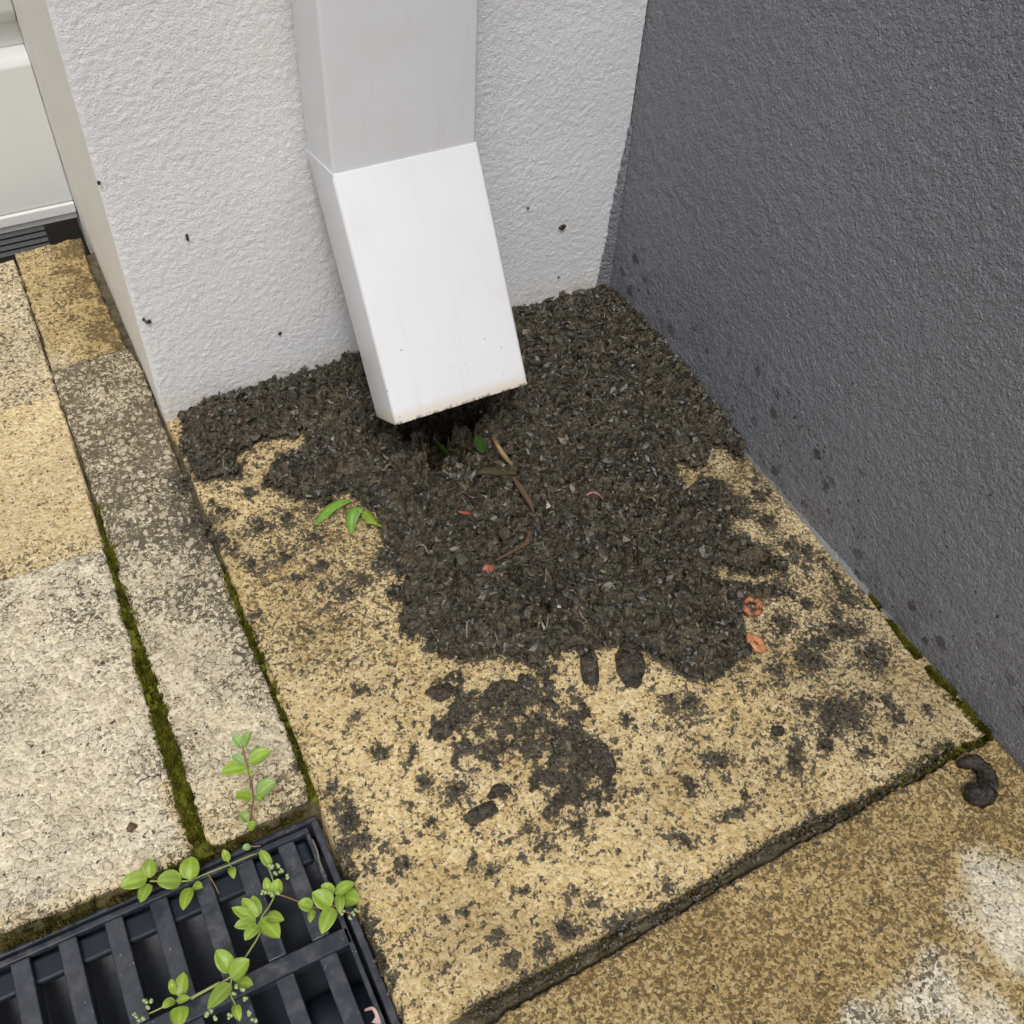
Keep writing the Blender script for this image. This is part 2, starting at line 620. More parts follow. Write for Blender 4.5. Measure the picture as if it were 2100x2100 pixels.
M_stone = mat_stone()
M_soil = mat_soil()
M_chip = mat_col('leaf_litter_flakes', .36, 600, .45, .0004, .55)
M_moss = mat_col('moss_green', .9, 900, .5, .0003, .1)
M_joint = mat_col('joint_soil', .92, 500, .5, .0009, .2)
M_st = mat_stucco('white_stucco', (.775, .785, .805))
M_sts = mat_stucco('smooth_white_render', (.76, .745, .705), True)
M_dark = mat_darkwall()
M_pipe = mat_pipe()
M_pipein = mat_plain('pipe_inside_grey', (.12, .12, .12), .6)
M_door = mat_plain('door_enamel', (.70, .715, .70), .32, .00005, 200, .5, .03)
M_trim = mat_plain('aluminium_trim', (.74, .75, .74), .30)
M_rubber = mat_plain('black_rubber', (.018, .019, .022), .55, .0002)
M_plast = mat_plastic()
M_wetplast = mat_plain('wet_black_plastic', (.012, .017, .027), .46, .0004, 90, .3)
M_leaf = mat_leaf('weed_leaf', (.24, .38, .03), (.42, .56, .10))
M_leafp = mat_leaf('pale_weed_leaf', (.30, .47, .13), (.38, .55, .17))
M_bud = mat_leaf('weed_bud', (.42, .55, .20), (.55, .66, .33), .5)
M_stem = mat_plain('weed_stem', (.30, .26, .10), .5)
M_ochre = mat_plain('mortar_grey', (.24, .24, .235), .8, .0008, 250)
M_earth = mat_plain('earth', (.09, .075, .05), .95, .002, 60)

# ------------------------------------------------------------------ ground fields on one shared grid
GX0, GX1, GY0, GY1, STEP = -0.46, 0.402, -0.76, 0.262, 0.00115
gx = np.arange(GX0, GX1, STEP)
gy = np.arange(GY0, GY1, STEP)
NX, NY = len(gx), len(gy)
GXX, GYY = np.meshgrid(gx, gy, indexing='ij')


n_hi = fbm(GXX, GYY, .006, 31, 4, .6)
WARPX = (fbm(GXX, GYY, .005, 41, 4, .65) - .5) * .013
WARPY = (fbm(GXX, GYY, .005, 37, 4, .65) - .5) * .013


def blob_field(items):
    """soft splotches: rows (x, y, rx, ry, angle) in world metres"""
    f = np.zeros(GXX.shape, np.float32)
    for x, y, rx, ry, a in items:
        R = max(rx, ry) * 2.2
        i0, i1 = np.searchsorted(gx, [x - R, x + R])
        j0, j1 = np.searchsorted(gy, [y - R, y + R])
        if i1 <= i0 or j1 <= j0: continue
        X = GXX[i0:i1, j0:j1] - x
        Y = GYY[i0:i1, j0:j1] - y
        wx_, wy_ = WARPX[i0:i1, j0:j1], WARPY[i0:i1, j0:j1]
        X = X + wx_ * min(1, rx / .004)
        Y = Y + wy_ * min(1, rx / .004)
        c, s = math.cos(a), math.sin(a)
        u = (X * c + Y * s) / rx
        v = (-X * s + Y * c) / ry
        q = 1.0 - np.sqrt(u * u + v * v)            # 1 at centre, 0 at the rim
        f[i0:i1, j0:j1] = np.maximum(f[i0:i1, j0:j1], np.clip(q * .55 + .5, 0, 1))
    return f


# outline of the heap of wet leaf mould (read off the photograph, lies on the ground plane)
HEAP = poly_w([(340, 800), (352, 770), (450, 740), (530, 715), (600, 690), (690, 660), (975, 575), (1150, 520), (1190, 540),
               (1260, 610), (1330, 700), (1400, 800), (1420, 858), (1395, 875), (1370, 850), (1342, 845), (1335, 885),
               (1278, 884), (1290, 925), (1335, 905), (1378, 925), (1388, 960), (1372, 1010), (1425, 1030), (1480, 1065), (1500, 1085),
               (1420, 1090), (1350, 1072), (1345, 1095), (1400, 1105), (1490, 1108), (1500, 1130), (1420, 1132), (1395, 1165), (1402, 1200),
               (1410, 1240), (1375, 1272), (1320, 1285), (1260, 1262), (1212, 1240), (1190, 1222), (1160, 1212), (1120, 1232), (1092, 1232),
               (1080, 1226), (1050, 1246), (1015, 1262), (990, 1258), (950, 1240), (917, 1243), (885, 1256), (844, 1244), (815, 1226),
               (800, 1205), (765, 1195), (750, 1172), (768, 1140), (735, 1125), (762, 1095), (742, 1060), (722, 1005), (705, 975),
               (660, 930), (600, 955), (573, 951), (545, 935), (500, 921), (520, 874), (577, 844), (573, 824), (500, 837), (450, 857),
               (460, 905), (400, 910), (360, 905), (352, 870), (334, 840), (348, 830)])
SECOND = poly_w(crop(850, 1200, 3.513, [(90, 780), (200, 690), (300, 650), (430, 780), (560, 760), (700, 720), (850, 640), (870, 540), (980, 540), (1000, 660), (1120, 740), (1180, 800),
                 (1180, 940), (1230, 1050), (1290, 1120), (1380, 1180), (1430, 1300), (1380, 1380), (1430, 1500), (1390, 1640), (1300, 1620),
                 (1300, 1520), (1200, 1490), (1170, 1590), (1060, 1560), (970, 1640), (930, 1600), (1000, 1510), (860, 1480), (740, 1530),
                 (650, 1490), (590, 1520), (520, 1620), (400, 1700), (375, 1650), (540, 1510), (600, 1440), (700, 1420), (700, 1200), (690, 1110), (640, 1110), (630, 1340),
                 (540, 1360), (480, 1250), (320, 1260), (290, 1080), (150, 1090), (130, 1030), (280, 930), (230, 830)]))


def px_blob(cx0, cy0, s, rows):
    out = []
    for row in rows:
        a, b, wa, wb = row[:4]
        ang = row[4] if len(row) > 4 else 0
        px, py = cx0 + a / s, cy0 + b / s
        p = W(px, py)
        m = 0.00041 * (2.0 if False else 1.0)
        ex = (W(px + 10, py) - p) / 10
        ey = (W(px, py + 10) - p) / 10
        out.append((p[0], p[1], wa / s * np.hypot(*ex[:2]), wb / s * np.hypot(*ey[:2]), math.atan2(ex[1], ex[0]) - math.radians(ang)))
    return out


BL = []
BL += px_blob(700, 1400, 2.76, [(120, 50, 85, 28), (90, 190, 55, 38), (215, 400, 48, 46), (480, 560, 50, 62), (640, 620, 110, 70, -30), (1060, 830, 60, 60), (1340, 810, 70, 85),
                                (1150, 930, 85, 50, -20), (740, 1020, 42, 52), (850, 1070, 60, 34, -30), (1300, 1190, 50, 38), (1050, 1200, 50, 36), (590, 1340, 50, 40),
                                (815, 1310, 32, 28), (890, 1440, 52, 52), (950, 1560, 40, 60), (1150, 1530, 55, 90), (340, 1040, 60, 60), (170, 1060, 34, 34), (250, 930, 44, 40),
                                (130, 900, 85, 55), (20, 760, 60, 70), (60, 820, 60, 40), (500, 800, 40, 46), (370, 700, 46, 28), (390, 400, 30, 110, 15), (1680, 625, 60, 24), (1620, 220, 46, 46),
                                (1870, 130, 80, 90), (1890, 880, 50, 50), (1850, 1170, 50, 60), (1600, 1370, 150, 60, -20), (1050, 1650, 70, 50), (1280, 1400, 110, 50), (700, 1300, 40, 24),
                                (360, 900, 24, 24), (560, 890, 26, 22), (1000, 1000, 26, 26), (740, 1260, 24, 24), (340, 1560, 22, 26), (600, 1600, 24, 24), (1430, 1230, 60, 40), (780, 1500, 30, 24)])
BL += px_blob(1400, 1400, 2.76, [(880, 190, 190, 120), (180, 440, 120, 62), (50, 130, 85, 100), (40, 590, 70, 60), (640, 430, 60, 125, 15), (800, 350, 48, 90, 15), (540, 270, 36, 34),
                                 (290, 740, 165, 30, -18), (1020, 400, 85, 40, -20), (1210, 200, 62, 42), (700, 140, 62, 50), (460, 450, 26, 22), (1140, 340, 50, 26), (1160, 110, 40, 50), (20, 900, 40, 40), (1030, 90, 40, 40), (340, 30, 30, 40), (370, 660, 40, 40), (1390, 170, 40, 30), (730, 770, 60, 30)])
BL += px_blob(1400, 700, 2.76, [(900, 1640, 175, 62), (780, 1720, 85, 50), (1080, 1800, 105, 100), (720, 1810, 100, 90), (930, 1450, 100, 62), (860, 1350, 46, 60), (700, 1290, 28, 28), (790, 1245, 36, 22), (810, 1280, 24, 24),
                                (600, 1150, 66, 52), (700, 1180, 40, 50), (640, 1240, 30, 40), (400, 780, 32, 22), (390, 850, 34, 28), (430, 890, 50, 40), (480, 1020, 62, 62), (360, 970, 66, 46), (1050, 1510, 22, 20), (500, 1400, 130, 60), (560, 1590, 80, 60, 20),
                                (470, 870, 50, 40), (340, 900, 60, 40), (240, 640, 0.1, 0.1), (1010, 1390, 30, 26), (700, 1500, 40, 24), (880, 1560, 60, 60), (530, 1860, 60, 50), (400, 1180, 140, 50)])
BL += px_blob(350, 850, 4.293, [(690, 690, 95, 65), (480, 860, 110, 70), (770, 1000, 120, 90, 20), (360, 770, 60, 44), (1040, 920, 60, 90), (420, 1120, 150, 110), (1000, 1280, 75, 100), (700, 1320, 80, 60, 25),
                                (560, 1190, 50, 44), (1320, 1340, 90, 34, -30), (1130, 1450, 60, 34), (740, 1760, 90, 46, 20), (880, 1200, 50, 30), (330, 1000, 90, 200), (1250, 860, 40, 60), (1500, 1560, 150, 110), (1690, 1450, 130, 80), (1850, 1300, 90, 150),
                                (1260, 1100, 120, 60), (200, 900, 80, 160), (100, 600, 120, 160), (1080, 700, 110, 50)])
# mud washed against the edge by the drain
BL += px_blob(600, 1860, 6.44, [(960, 100, 120, 200), (1060, 400, 130, 300), (1180, 800, 110, 280), (1330, 1050, 70, 200), (1460, 1400, 60, 200)])
BL += px_blob(400, 1600, 3.864, [(1070, 60, 50, 110, 30), (1150, 200, 60, 100, 30), (1200, 330, 80, 110, 20), (1300, 480, 120, 80), (1180, 560, 90, 120), (1200, 760, 70, 150)])
blob = blob_field(BL)

n_lo = fbm(GXX, GYY, .022, 11, 5, .62)
n_fi = fbm(GXX, GYY, .0028, 43, 2, .6)
n_xl = fbm(GXX, GYY, .07, 51, 3, .5)
sdh = sdist(GXX, GYY, HEAP)
sd2 = sdist(GXX, GYY, SECOND)
wob = (n_hi - .5) * .015 + (n_lo - .5) * .008 + (n_fi - .5) * .006
heap = np.clip((sdh + wob) / .004 + .5, 0, 1)
# little island of bare stone showing through the heap
isl = blob_field(px_blob(700, 700, 2.76, [(1080, 1640, 80, 60, 0), (1140, 1590, 40, 40, 0)]))
second = np.clip((sd2 + wob * 1.6) / .006 + .5, 0, 1)
LOWJ = [(D(a, b)[0], D(a, b)[1], .0035) for a, b in [(890, 1915), (1080, 1820), (1288, 1703), (1455, 1595), (1578, 1540), (1700, 1475), (1790, 1410)]]
# random spatter: denser to the right of the heap
dens = np.exp(-(((GXX - .30) / .10) ** 2 + ((GYY + .34) / .10) ** 2)) * .10 + np.exp(-(((GXX - .15) / .12) ** 2 + ((GYY + .36) / .10) ** 2)) * .07 \
    + np.exp(-(((GXX - .05) / .08) ** 2 + ((GYY + .12) / .14) ** 2)) * .10
dens *= (GXX > -.005) & (GYY > -.485)
dens = dens + .05 * (GXX > -.005) * (GYY > -.485)
spat = np.clip((fbm(GXX, GYY, .0042, 71, 4, .68) - .69 + dens) / .14 + .5, 0, 1) * .60
spat = np.maximum(spat, .52 * sst(-.008, .001, plydist(GXX, GYY, LOWJ)))
DIRT = np.maximum.reduce([heap, second * (.40 + .50 * sst(.40, .58, .5 * n_lo + .5 * n_hi)), blob * .86, spat])
DIRT = np.maximum(DIRT, .40 * sst(-.012, .0, sdh) * (GXX > -.004))
DIRT = DIRT * (1 - .6 * np.clip(isl * 1.6 - .5, 0, 1))

# hollow under the spout, shaped extra deep so its shade turns black
pit_c = (0.182, -0.118)
pr = np.hypot((GXX - pit_c[0]) / .022, (GYY - pit_c[1]) / .018) + (n_hi - .5) * 1.3
PIT = .55 * sst(1.3, .3, pr)
pr2 = np.hypot((GXX - .2) / .055, (GYY + .085) / .022) + (n_hi - .5) * .4
PIT = np.maximum(PIT, .75 * sst(1.3, .3, pr2 + (n_hi - .5) * .8))
pr3 = np.hypot((GXX - .1665) / .0095, (GYY + .1335) / .0105) + (n_hi - .5) * 1.2 + (n_fi - .5) * .4
PIT = np.maximum(PIT, sst(1.2, .75, pr3))
pr4 = np.hypot((GXX - .183) / .0085, (GYY + .121) / .008) + (n_hi - .5) * 1.2
PIT = np.maximum(PIT, .9 * sst(1.2, .7, pr4))

# thickness of the loose material
w1, w2, wid = worley(GXX + (n_hi - .5) * .003, GYY + (n_lo - .5) * .004, .0048, 91)
v1, v2, vid = worley(GXX + (n_hi - .5) * .002, GYY, .0024, 95)
clod = np.sqrt(np.clip(1 - w1, 0, 1)) * (.4 + .9 * wid)
clod2 = np.clip(1 - v1, 0, 1) * (.3 + vid)
c1, c2, cid = worley(GXX + (n_hi - .5) * .008, GYY + (n_lo - .5) * .010, .0125, 97)
lumpf = sst(.02, .22, c2 - c1) * (.35 + .9 * cid) * np.sqrt(np.clip(1.1 - c1, 0, 1.1))
edge = sst(-.001, .030, sdh)
corner = np.exp(-np.hypot(GXX - .39, GYY) / .10)
nearwall = np.exp(-(.392 - GXX) / .018) * np.clip(1 + GYY / .19, 0, 1)
nearpier = np.exp(GYY / .012) * (GYY < .01)
TH = heap * (.0016 + edge * (.0035 + .010 * n_lo) + .009 * nearwall * (1 - .75 * np.exp(GYY / .02)) + .001 * nearpier) * (1 - .45 * corner) + heap * (clod * .0038 + clod2 * .0018 + lumpf * (.0022 + .0062 * edge) * (1 - .8 * corner))
TH2 = second * (.0006 + .0022 * n_lo + clod * .0016 + clod2 * .0008)
soft = np.clip((blob - .46) * 3.2, 0, 1)
THB = soft * (.0003 + clod * .0016 + clod2 * .0009)
THK = np.maximum.reduce([TH, TH2 * (second > .45), THB * (1 - heap)])
THK = THK * (1 - np.clip(isl * 2.2 - .9, 0, 1))

# ------------------------------------------------------------------ paving
paving = empty('paving', (0, 0, 0))
paving['kind'] = 'structure'
w3, w4, wid2 = worley(GXX + (n_hi - .5) * .004, GYY, .0066, 131)
u1, u2, uid = worley(GXX, GYY + (n_hi - .5) * .002, .0030, 135)


def slab(poly, grime, pale, agg, edge_r=.0045, ztop=0.0, tilt=(0, 0), rough_h=1.0, label=None, extra=None, damp=0.0, grow=.0014):
    P = np.array(poly)
    i0, i1 = np.searchsorted(gx, [P[:, 0].min() - .004, P[:, 0].max() + .004])
    j0, j1 = np.searchsorted(gy, [P[:, 1].min() - .004, P[:, 1].max() + .004])
    i1 = min(i1, NX)
    j1 = min(j1, NY)
    S = (slice(i0, i1), slice(j0, j1))
    X, Y = GXX[S], GYY[S]
    sd = sdist(X, Y, poly) + (n_hi[S] - .5) * .0028 + (n_lo[S] - .5) * .002 + grow
    g = grime(X, Y, sd) if callable(grime) else np.full(X.shape, grime)
    p = pale(X, Y, sd) if callable(pale) else np.full(X.shape, pale)
    a = agg(X, Y, sd) if callable(agg) else np.full(X.shape, agg)
    t = np.clip(sd / edge_r, 0, 1)
    z = ztop - edge_r * .55 * (1 - np.sqrt(np.clip(1 - (1 - t) ** 2, 0, 1)))
    z = np.where(sd < 0, -.030, z)
    z = z + (np.clip(1 - w3[S] * 1.25, 0, 1) ** .6 * (wid2[S] > .45) * .00085 * a + np.clip(1 - u1[S], 0, 1) * .0006 * uid[S] + (n_hi[S] - .5) * .0009) * rough_h * (sd > -.0005)
    z = z + (X - X.mean()) * tilt[0] + (Y - Y.mean()) * tilt[1]
    if extra is not None: z = z + extra(X, Y, S)
    z = np.where(sd > 0, z - PIT[S] * .100, z)
    dd = DIRT[S]
    keep = sd > -.0030
    nx, ny = X.shape
    idx = np.arange(nx * ny).reshape(nx, ny)
    q = np.stack([idx[:-1, :-1], idx[1:, :-1], idx[1:, 1:], idx[:-1, 1:]], -1).reshape(-1, 4)
    kq = keep.ravel()[q].all(1)
    q = q[kq]
    used = np.unique(q)
    remap = np.full(nx * ny, -1)
    remap[used] = np.arange(len(used))
    V = np.stack([X.ravel(), Y.ravel(), z.ravel()], 1)[used]
    me = mesh_np('paving_slab', V, remap[q])
    addf(me, 'grime', np.clip(g, 0, 1).ravel()[used])
    addf(me, 'pale', np.clip(p, 0, 1).ravel()[used])
    addf(me, 'agg', np.clip(a, 0, 1).ravel()[used])
    addf(me, 'dirt', np.clip(dd, 0, 1).ravel()[used])
    dv = damp(X, Y, sd) if callable(damp) else np.full(X.shape, damp)
    addf(me, 'damp', np.clip(dv, 0, 1).ravel()[used])
    o = link('paving_slab', me, M_stone, paving)
    if label: o['label'] = label
    return o


def PALEF(X, Y):
    out = np.zeros(X.shape)
    for k, (px, py, a, b) in enumerate([(2035, 1830, .026, .024), (2085, 1920, .028, .026), (1900, 2050, .026, .020), (1790, 2095, .020, .012), (1990, 2100, .03, .02)]):
        c = W(px, py)
        q = np.hypot((X - c[0]) / a, (Y - c[1]) / b) + (fbm(X, Y, .014, 216 + k, 4, .55) - .5) * 1.5
        out = np.maximum(out, .86 * sst(1.4, .35, q))
    return out


yl2 = -.1015
X1 = [(x, y) for x, y in poly_w([(22, 485), (88, 690), (157, 905), (207, 1080), (252, 1250), (290, 1380), (325, 1490), (356, 1590)])]
xl = lambda y: float(np.interp(-y, [-p[1] for p in X1], [p[0] for p in X1]))
nl = lambda X, Y, s, sd_: fbm(X, Y, s, sd_, 4, .55)

# left column: speckled slab, smooth yellow slab, pale worn slab
slab([(-.46, .250), (xl(.25), .250), (xl(.17), .17), (xl(.064), .064), (-.46, .066)],
     lambda X, Y, s: .22 + .25 * nl(X, Y, .03, 201), lambda X, Y, s: .35 + .2 * nl(X, Y, .03, 202), .35, .003, label='speckled tan slab by the garage door')
slab([(-.46, .0655), (xl(.063), .0635), (xl(0), 0), (xl(yl2), yl2), (-.46, yl2 + .003)],
     lambda X, Y, s: -.02 + .20 * nl(X, Y, .03, 203) + .25 * sst(-.06, -.10, Y), lambda X, Y, s: .12 + .2 * nl(X, Y, .04, 204), .30, .003, rough_h=.7, label='smooth yellow slab')
bot = poly_w([(356, 1598), (345, 1618), (260, 1652), (150, 1700), (0, 1752)])
slab([(-.46, yl2 + .0025), (xl(yl2), yl2 - .0008), (xl(-.16), -.16), (xl(-.22), -.22), (xl(-.28), -.28)] + bot + [(-.46, -.338)],
     lambda X, Y, s: .03 + .36 * sst(.42, .75, nl(X, Y, .035, 205)) + .40 * sst(.05, .0, np.abs(X + .095)) * sst(-.25, -.12, Y) * sst(.35, .6, nl(X, Y, .012, 206)),
     lambda X, Y, s: .80 + .3 * (nl(X, Y, .03, 207) - .5) - .4 * sst(.012, .002, s) * (Y < -.29), .95, .006, rough_h=1.2, label='pale worn slab with rounded pebbles')
# narrow middle strip, two slabs
slab(poly_w([(31, 478), (62, 470), (150, 449), (163, 500), (190, 560), (234, 652), (205, 659), (170, 676), (140, 679), (98, 691)]),
     lambda X, Y, s: .25 + .75 * sst(-.055, -.012, X + (nl(X, Y, .02, 208) - .5) * .03) * sst(.40, .55, nl(X, Y, .02, 209)), lambda X, Y, s: .08 + .5 * sst(.12, .105, Y) * sst(-.045, -.06, X), .35, .004, rough_h=1.5,
     label='narrow yellow slab beside the pier', damp=lambda X, Y, s: .35 + .5 * sst(-.05, -.02, X))
slab(poly_w([(98, 702), (120, 695), (150, 683), (172, 682), (205, 665), (240, 660), (262, 690), (300, 790), (345, 900), (400, 1036), (455, 1180), (520, 1335), (577, 1480), (574, 1500), (500, 1545), (412, 1588), (396, 1588), (383, 1565),
             (366, 1500), (348, 1440), (303, 1300), (232, 1100), (172, 910)]),
     lambda X, Y, s: .62 + .55 * (nl(X, Y, .028, 231) - .45) * 1.6 + .25 * sst(-.05, -.01, X) * sst(.08, .0, Y) - .56 * sst(-.05, -.235, Y + (nl(X, Y, .03, 211) - .5) * .06) + .25 * sst(.45, .65, nl(X, Y, .012, 212)) * sst(-.33, -.20, Y),
     lambda X, Y, s: .72 - .3 * sst(.06, .0, Y) * 0 - .35 * sst(-.29, -.335, Y), 1.0, .005, rough_h=1.6, label='narrow grimy slab with exposed pebbles', damp=lambda X, Y, s: .05 + .2 * sst(-.15, .02, Y))
# big slab in front of the pier
mainp = [(.0, .004), (.3885, .004)] + [(.3875, -.10), (.388, -.30)] + poly_w([(1871, 1378), (1788, 1402), (1725, 1452), (1578, 1516), (1455, 1578), (1288, 1680), (1080, 1790), (887, 1888)]) + [(.004, -.482)] + \
    poly_w([(775, 1932), (735, 1850), (705, 1760), (668, 1660), (640, 1590), (606, 1510), (566, 1400), (520, 1290), (470, 1170), (432, 1070), (390, 960), (345, 850)])


def crack(X, Y, S):
    d = np.abs(Y + .2275 + .0015 * np.sin(X * 300) + (n_hi[S] - .5) * .003)
    return -.004 * sst(.0016, .0004, d) * (X > .345)


slab(mainp, lambda X, Y, s: -.06 + .40 * nl(X, Y, .03, 213) + .22 * sst(.20, .36, X) + .34 * sst(.12, .03, np.hypot(X - .07, Y + .19)),
     lambda X, Y, s: .22 * sst(.25, .38, X) + .22 * nl(X, Y, .02, 214), .25, .004, rough_h=1.1, label='yellow sandstone slab spattered with mud', extra=crack, grow=.0020, damp=lambda X, Y, s: .05 + .45 * sst(.45, .7, nl(X, Y, .05, 221)) + .3 * sst(.25, .36, X))
# slab across the bottom right
slab(poly_w([(960, 1915), (1080, 1850), (1290, 1726), (1415, 1652), (1488, 1609), (1564, 1573), (1688, 1497), (1755, 1466), (1834, 1420), (1879, 1398)]) + [(.3875, -.52), (.3875, -.755), (.03, -.755), (.006, -.60), (.010, -.50)],
     lambda X, Y, s: .33 + .30 * nl(X, Y, .03, 215) - .5 * np.clip(1.0 - np.hypot(X - .325, Y + .575) / .05, 0, 1) - .3 * np.clip(1 - np.hypot(X - .27, Y + .62) / .05, 0, 1),
     lambda X, Y, s: .10 + 1.0 * PALEF(X, Y),
     lambda X, Y, s: .25 + .5 * sst(.06, .03, np.hypot(X - .34, Y + .58)), .004, rough_h=1.2, label='brown stained slab with two whitish worn patches', grow=.0024, damp=lambda X, Y, s: .85 * (1 - PALEF(X, Y)) + .3 * (nl(X, Y, .03, 219) - .5))

# ------------------------------------------------------------------ ground under everything
gr = MB()
gr.add([(-15, -15, -.16), (15, -15, -.16), (15, 15, -.16), (-15, 15, -.16)], [(0, 1, 2, 3)])
g_o = gr.build('ground', M_earth)
g_o['kind'] = 'structure'

# joint filling: soil and moss colours, one sheet below the slab tops
MOSS = [  # polyline (display px, half width px), green amount
    ([(186, 950, 6), (205, 1030, 9), (218, 1080, 6), (232, 1120, 9), (248, 1180, 16), (270, 1250, 17), (295, 1330, 19), (314, 1400, 17), (330, 1450, 18), (350, 1520, 20), (368, 1580, 16), (385, 1610, 16)], 1.0),
    ([(412, 1065, 6), (430, 1110, 8), (455, 1165, 8), (480, 1210, 7), (500, 1260, 8), (520, 1310, 9), (545, 1360, 11), (570, 1420, 11), (585, 1470, 12), (597, 1505, 12)], 1.0),
    ([(0, 1782, 17), (60, 1758, 17), (100, 1741, 16), (200, 1699, 15), (300, 1657, 15), (375, 1622, 14), (440, 1592, 8), (580, 1528, 6)], .30),
    ([(1690, 1478, 8), (1740, 1445, 12), (1790, 1415, 14), (1840, 1392, 15), (1880, 1385, 12)], .75),
    ([(1640, 1125, 2), (1709, 1217, 6), (1755, 1270, 9), (1794, 1305, 9), (1834, 1352, 12), (1872, 1392, 14)], .8),
    ([(890, 1915, 12), (1080, 1820, 10), (1288, 1703, 10), (1455, 1595, 9), (1578, 1540, 8), (1690, 1475, 8)], .10),
]


def ply_w(pts):
    out = []
    for a, b, wd in pts:
        p = D(a, b)
        q = D(a + 10, b)
        out.append((p[0], p[1], wd * np.hypot(q[0] - p[0], q[1] - p[1]) / 10 * .85))
    return out


gi = slice(0, NX, 2)
gj = slice(0, NY, 2)
JX, JY = GXX[gi, gj], GYY[gi, gj]
mo = np.zeros(JX.shape)
for pl, gq in MOSS:
    q = plydist(JX, JY, ply_w(pl))
    mo = np.maximum(mo, sst(-.004, .002, q) * gq)
nj = fbm(JX, JY, .006, 301, 4, .6)
lowj = sst(-.001, .003, plydist(JX, JY, ply_w(MOSS[5][0])))
bandj = sst(-.333, -.337, JY) * (JX < -.004)
zj = -.0085 + (nj - .5) * .006 + mo * .0045 + np.maximum(lowj * 1.62, bandj) * .0048
zj = np.where((JX < -.0062) & (JY < -.3440), -.155, zj)        # the drain channel sits here
zj = np.where(JY > .249, -.05, zj)
zj = np.where((JX > .12) & (JX < .26) & (JY > -.16) & (JY < -.04), -.125, zj)
soilc = np.array([.100, .085, .055])
mossc = np.array([.105, .115, .012])
brownc = np.array([.060, .050, .018])
cj = soilc + (brownc - soilc) * sst(.0, .3, mo)[..., None]
cj = cj + (mossc - cj) * sst(.45, .9, mo)[..., None]
cj = cj * (.45 + 1.1 * nj)[..., None]
a_, b_ = JX.shape
idx = np.arange(a_ * b_).reshape(a_, b_)
q = np.stack([idx[:-1, :-1], idx[1:, :-1], idx[1:, 1:], idx[:-1, 1:]], -1).reshape(-1, 4)
me = mesh_np('joint_soil', np.stack([JX.ravel(), JY.ravel(), zj.ravel()], 1), q, cj.reshape(-1, 3))
o = link('joint_soil', me, M_joint)
tag(o, 'dark soil filling the joints between the paving slabs', 'soil', kind='stuff')


# moss tufts -------------------------------------------------------------
def blades(pts, h, wd, cols, lean=.5):
    """one thin three-sided spike per point"""
    n = len(pts)
    ang = rng.random(n) * 6.283
    V = np.zeros((n, 4, 3), np.float32)
    for k in range(3):
        a = ang + k * 2.094
        V[:, k, 0] = pts[:, 0] + np.cos(a) * wd
        V[:, k, 1] = pts[:, 1] + np.sin(a) * wd
        V[:, k, 2] = pts[:, 2]
    la = rng.random(n) * 6.283
    V[:, 3, 0] = pts[:, 0] + np.cos(la) * h * lean * rng.random(n)
    V[:, 3, 1] = pts[:, 1] + np.sin(la) * h * lean * rng.random(n)
    V[:, 3, 2] = pts[:, 2] + h
    base = np.arange(n)[:, None] * 4
    Fq = np.concatenate([base + [0, 1, 3], base + [1, 2, 3], base + [2, 0, 3]])
    C = np.repeat(cols[:, None, :], 4, 1)
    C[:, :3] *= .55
    return V.reshape(-1, 3), Fq, C.reshape(-1, 3)


names = ['thick green moss in the joint left of the narrow strip', 'green moss line in the joint left of the muddy slab', 'brown moss fringe along the back of the drain',
         'moss in the right end of the lower joint', 'moss creeping along the foot of the grey wall', 'dark soil and crumbs in the lower joint']
for (pl, gq), lab in zip(MOSS, names):
    P = ply_w(pl)
    L = [math.hypot(P[i + 1][0] - P[i][0], P[i + 1][1] - P[i][1]) for i in range(len(P) - 1)]
    n = int(sum(L) * 26000 * (1 if gq > .3 else .8))
    si = rng.choice(len(L), n, p=np.array(L) / sum(L))
    t_ = rng.random(n)
    A = np.array(P)
    a0, a1 = A[si], A[si + 1]
    c = a0 + (a1 - a0) * t_[:, None]
    dx = a1[:, :2] - a0[:, :2]
    nn = np.stack([-dx[:, 1], dx[:, 0]], 1) / np.linalg.norm(dx, axis=1)[:, None]
    off = np.clip(rng.normal(0, .55, n), -1.4, 1.4) * c[:, 2]
    xy = c[:, :2] + nn * off[:, None]
    nz = fbm(xy[:, 0], xy[:, 1], .008, 333, 3)
    ok = nz > (.36 if gq > .28 else .52)
    xy, off, c, nz = xy[ok], off[ok], c[ok], nz[ok]
    edgeq = np.abs(off) / (c[:, 2] + 1e-6)
    zz = (-.0065 if 'foot' not in lab else -.0005) + .0055 * np.clip(edgeq, 0, 1) * (1 if 'foot' not in lab else .2) + rng.random(len(xy)) * .001
    h = (.0018 + .0026 * rng.random(len(xy))) * (1 if gq > .1 else .5) * (1.15 - .4 * np.clip(edgeq, 0, 1))
    g1 = np.array([.075, .088, .008])
    g2 = np.array([.185, .170, .018])
    br = np.array([.075, .055, .020])
    m = rng.random(len(xy))[:, None]
    col = g1 + (g2 - g1) * m
    col = col + (br - col) * (np.clip((1 - gq) * 1.1 + (rng.random(len(xy)) - .65) * .8, 0, 1))[:, None]
    col *= (.35 + 1.2 * sst(.3, .7, nz))[:, None]
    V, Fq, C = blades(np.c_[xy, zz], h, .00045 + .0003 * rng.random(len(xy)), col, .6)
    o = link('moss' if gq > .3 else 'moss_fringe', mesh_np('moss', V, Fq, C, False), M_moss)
    tag(o, lab, 'moss' if gq > .15 else 'soil', kind='stuff')

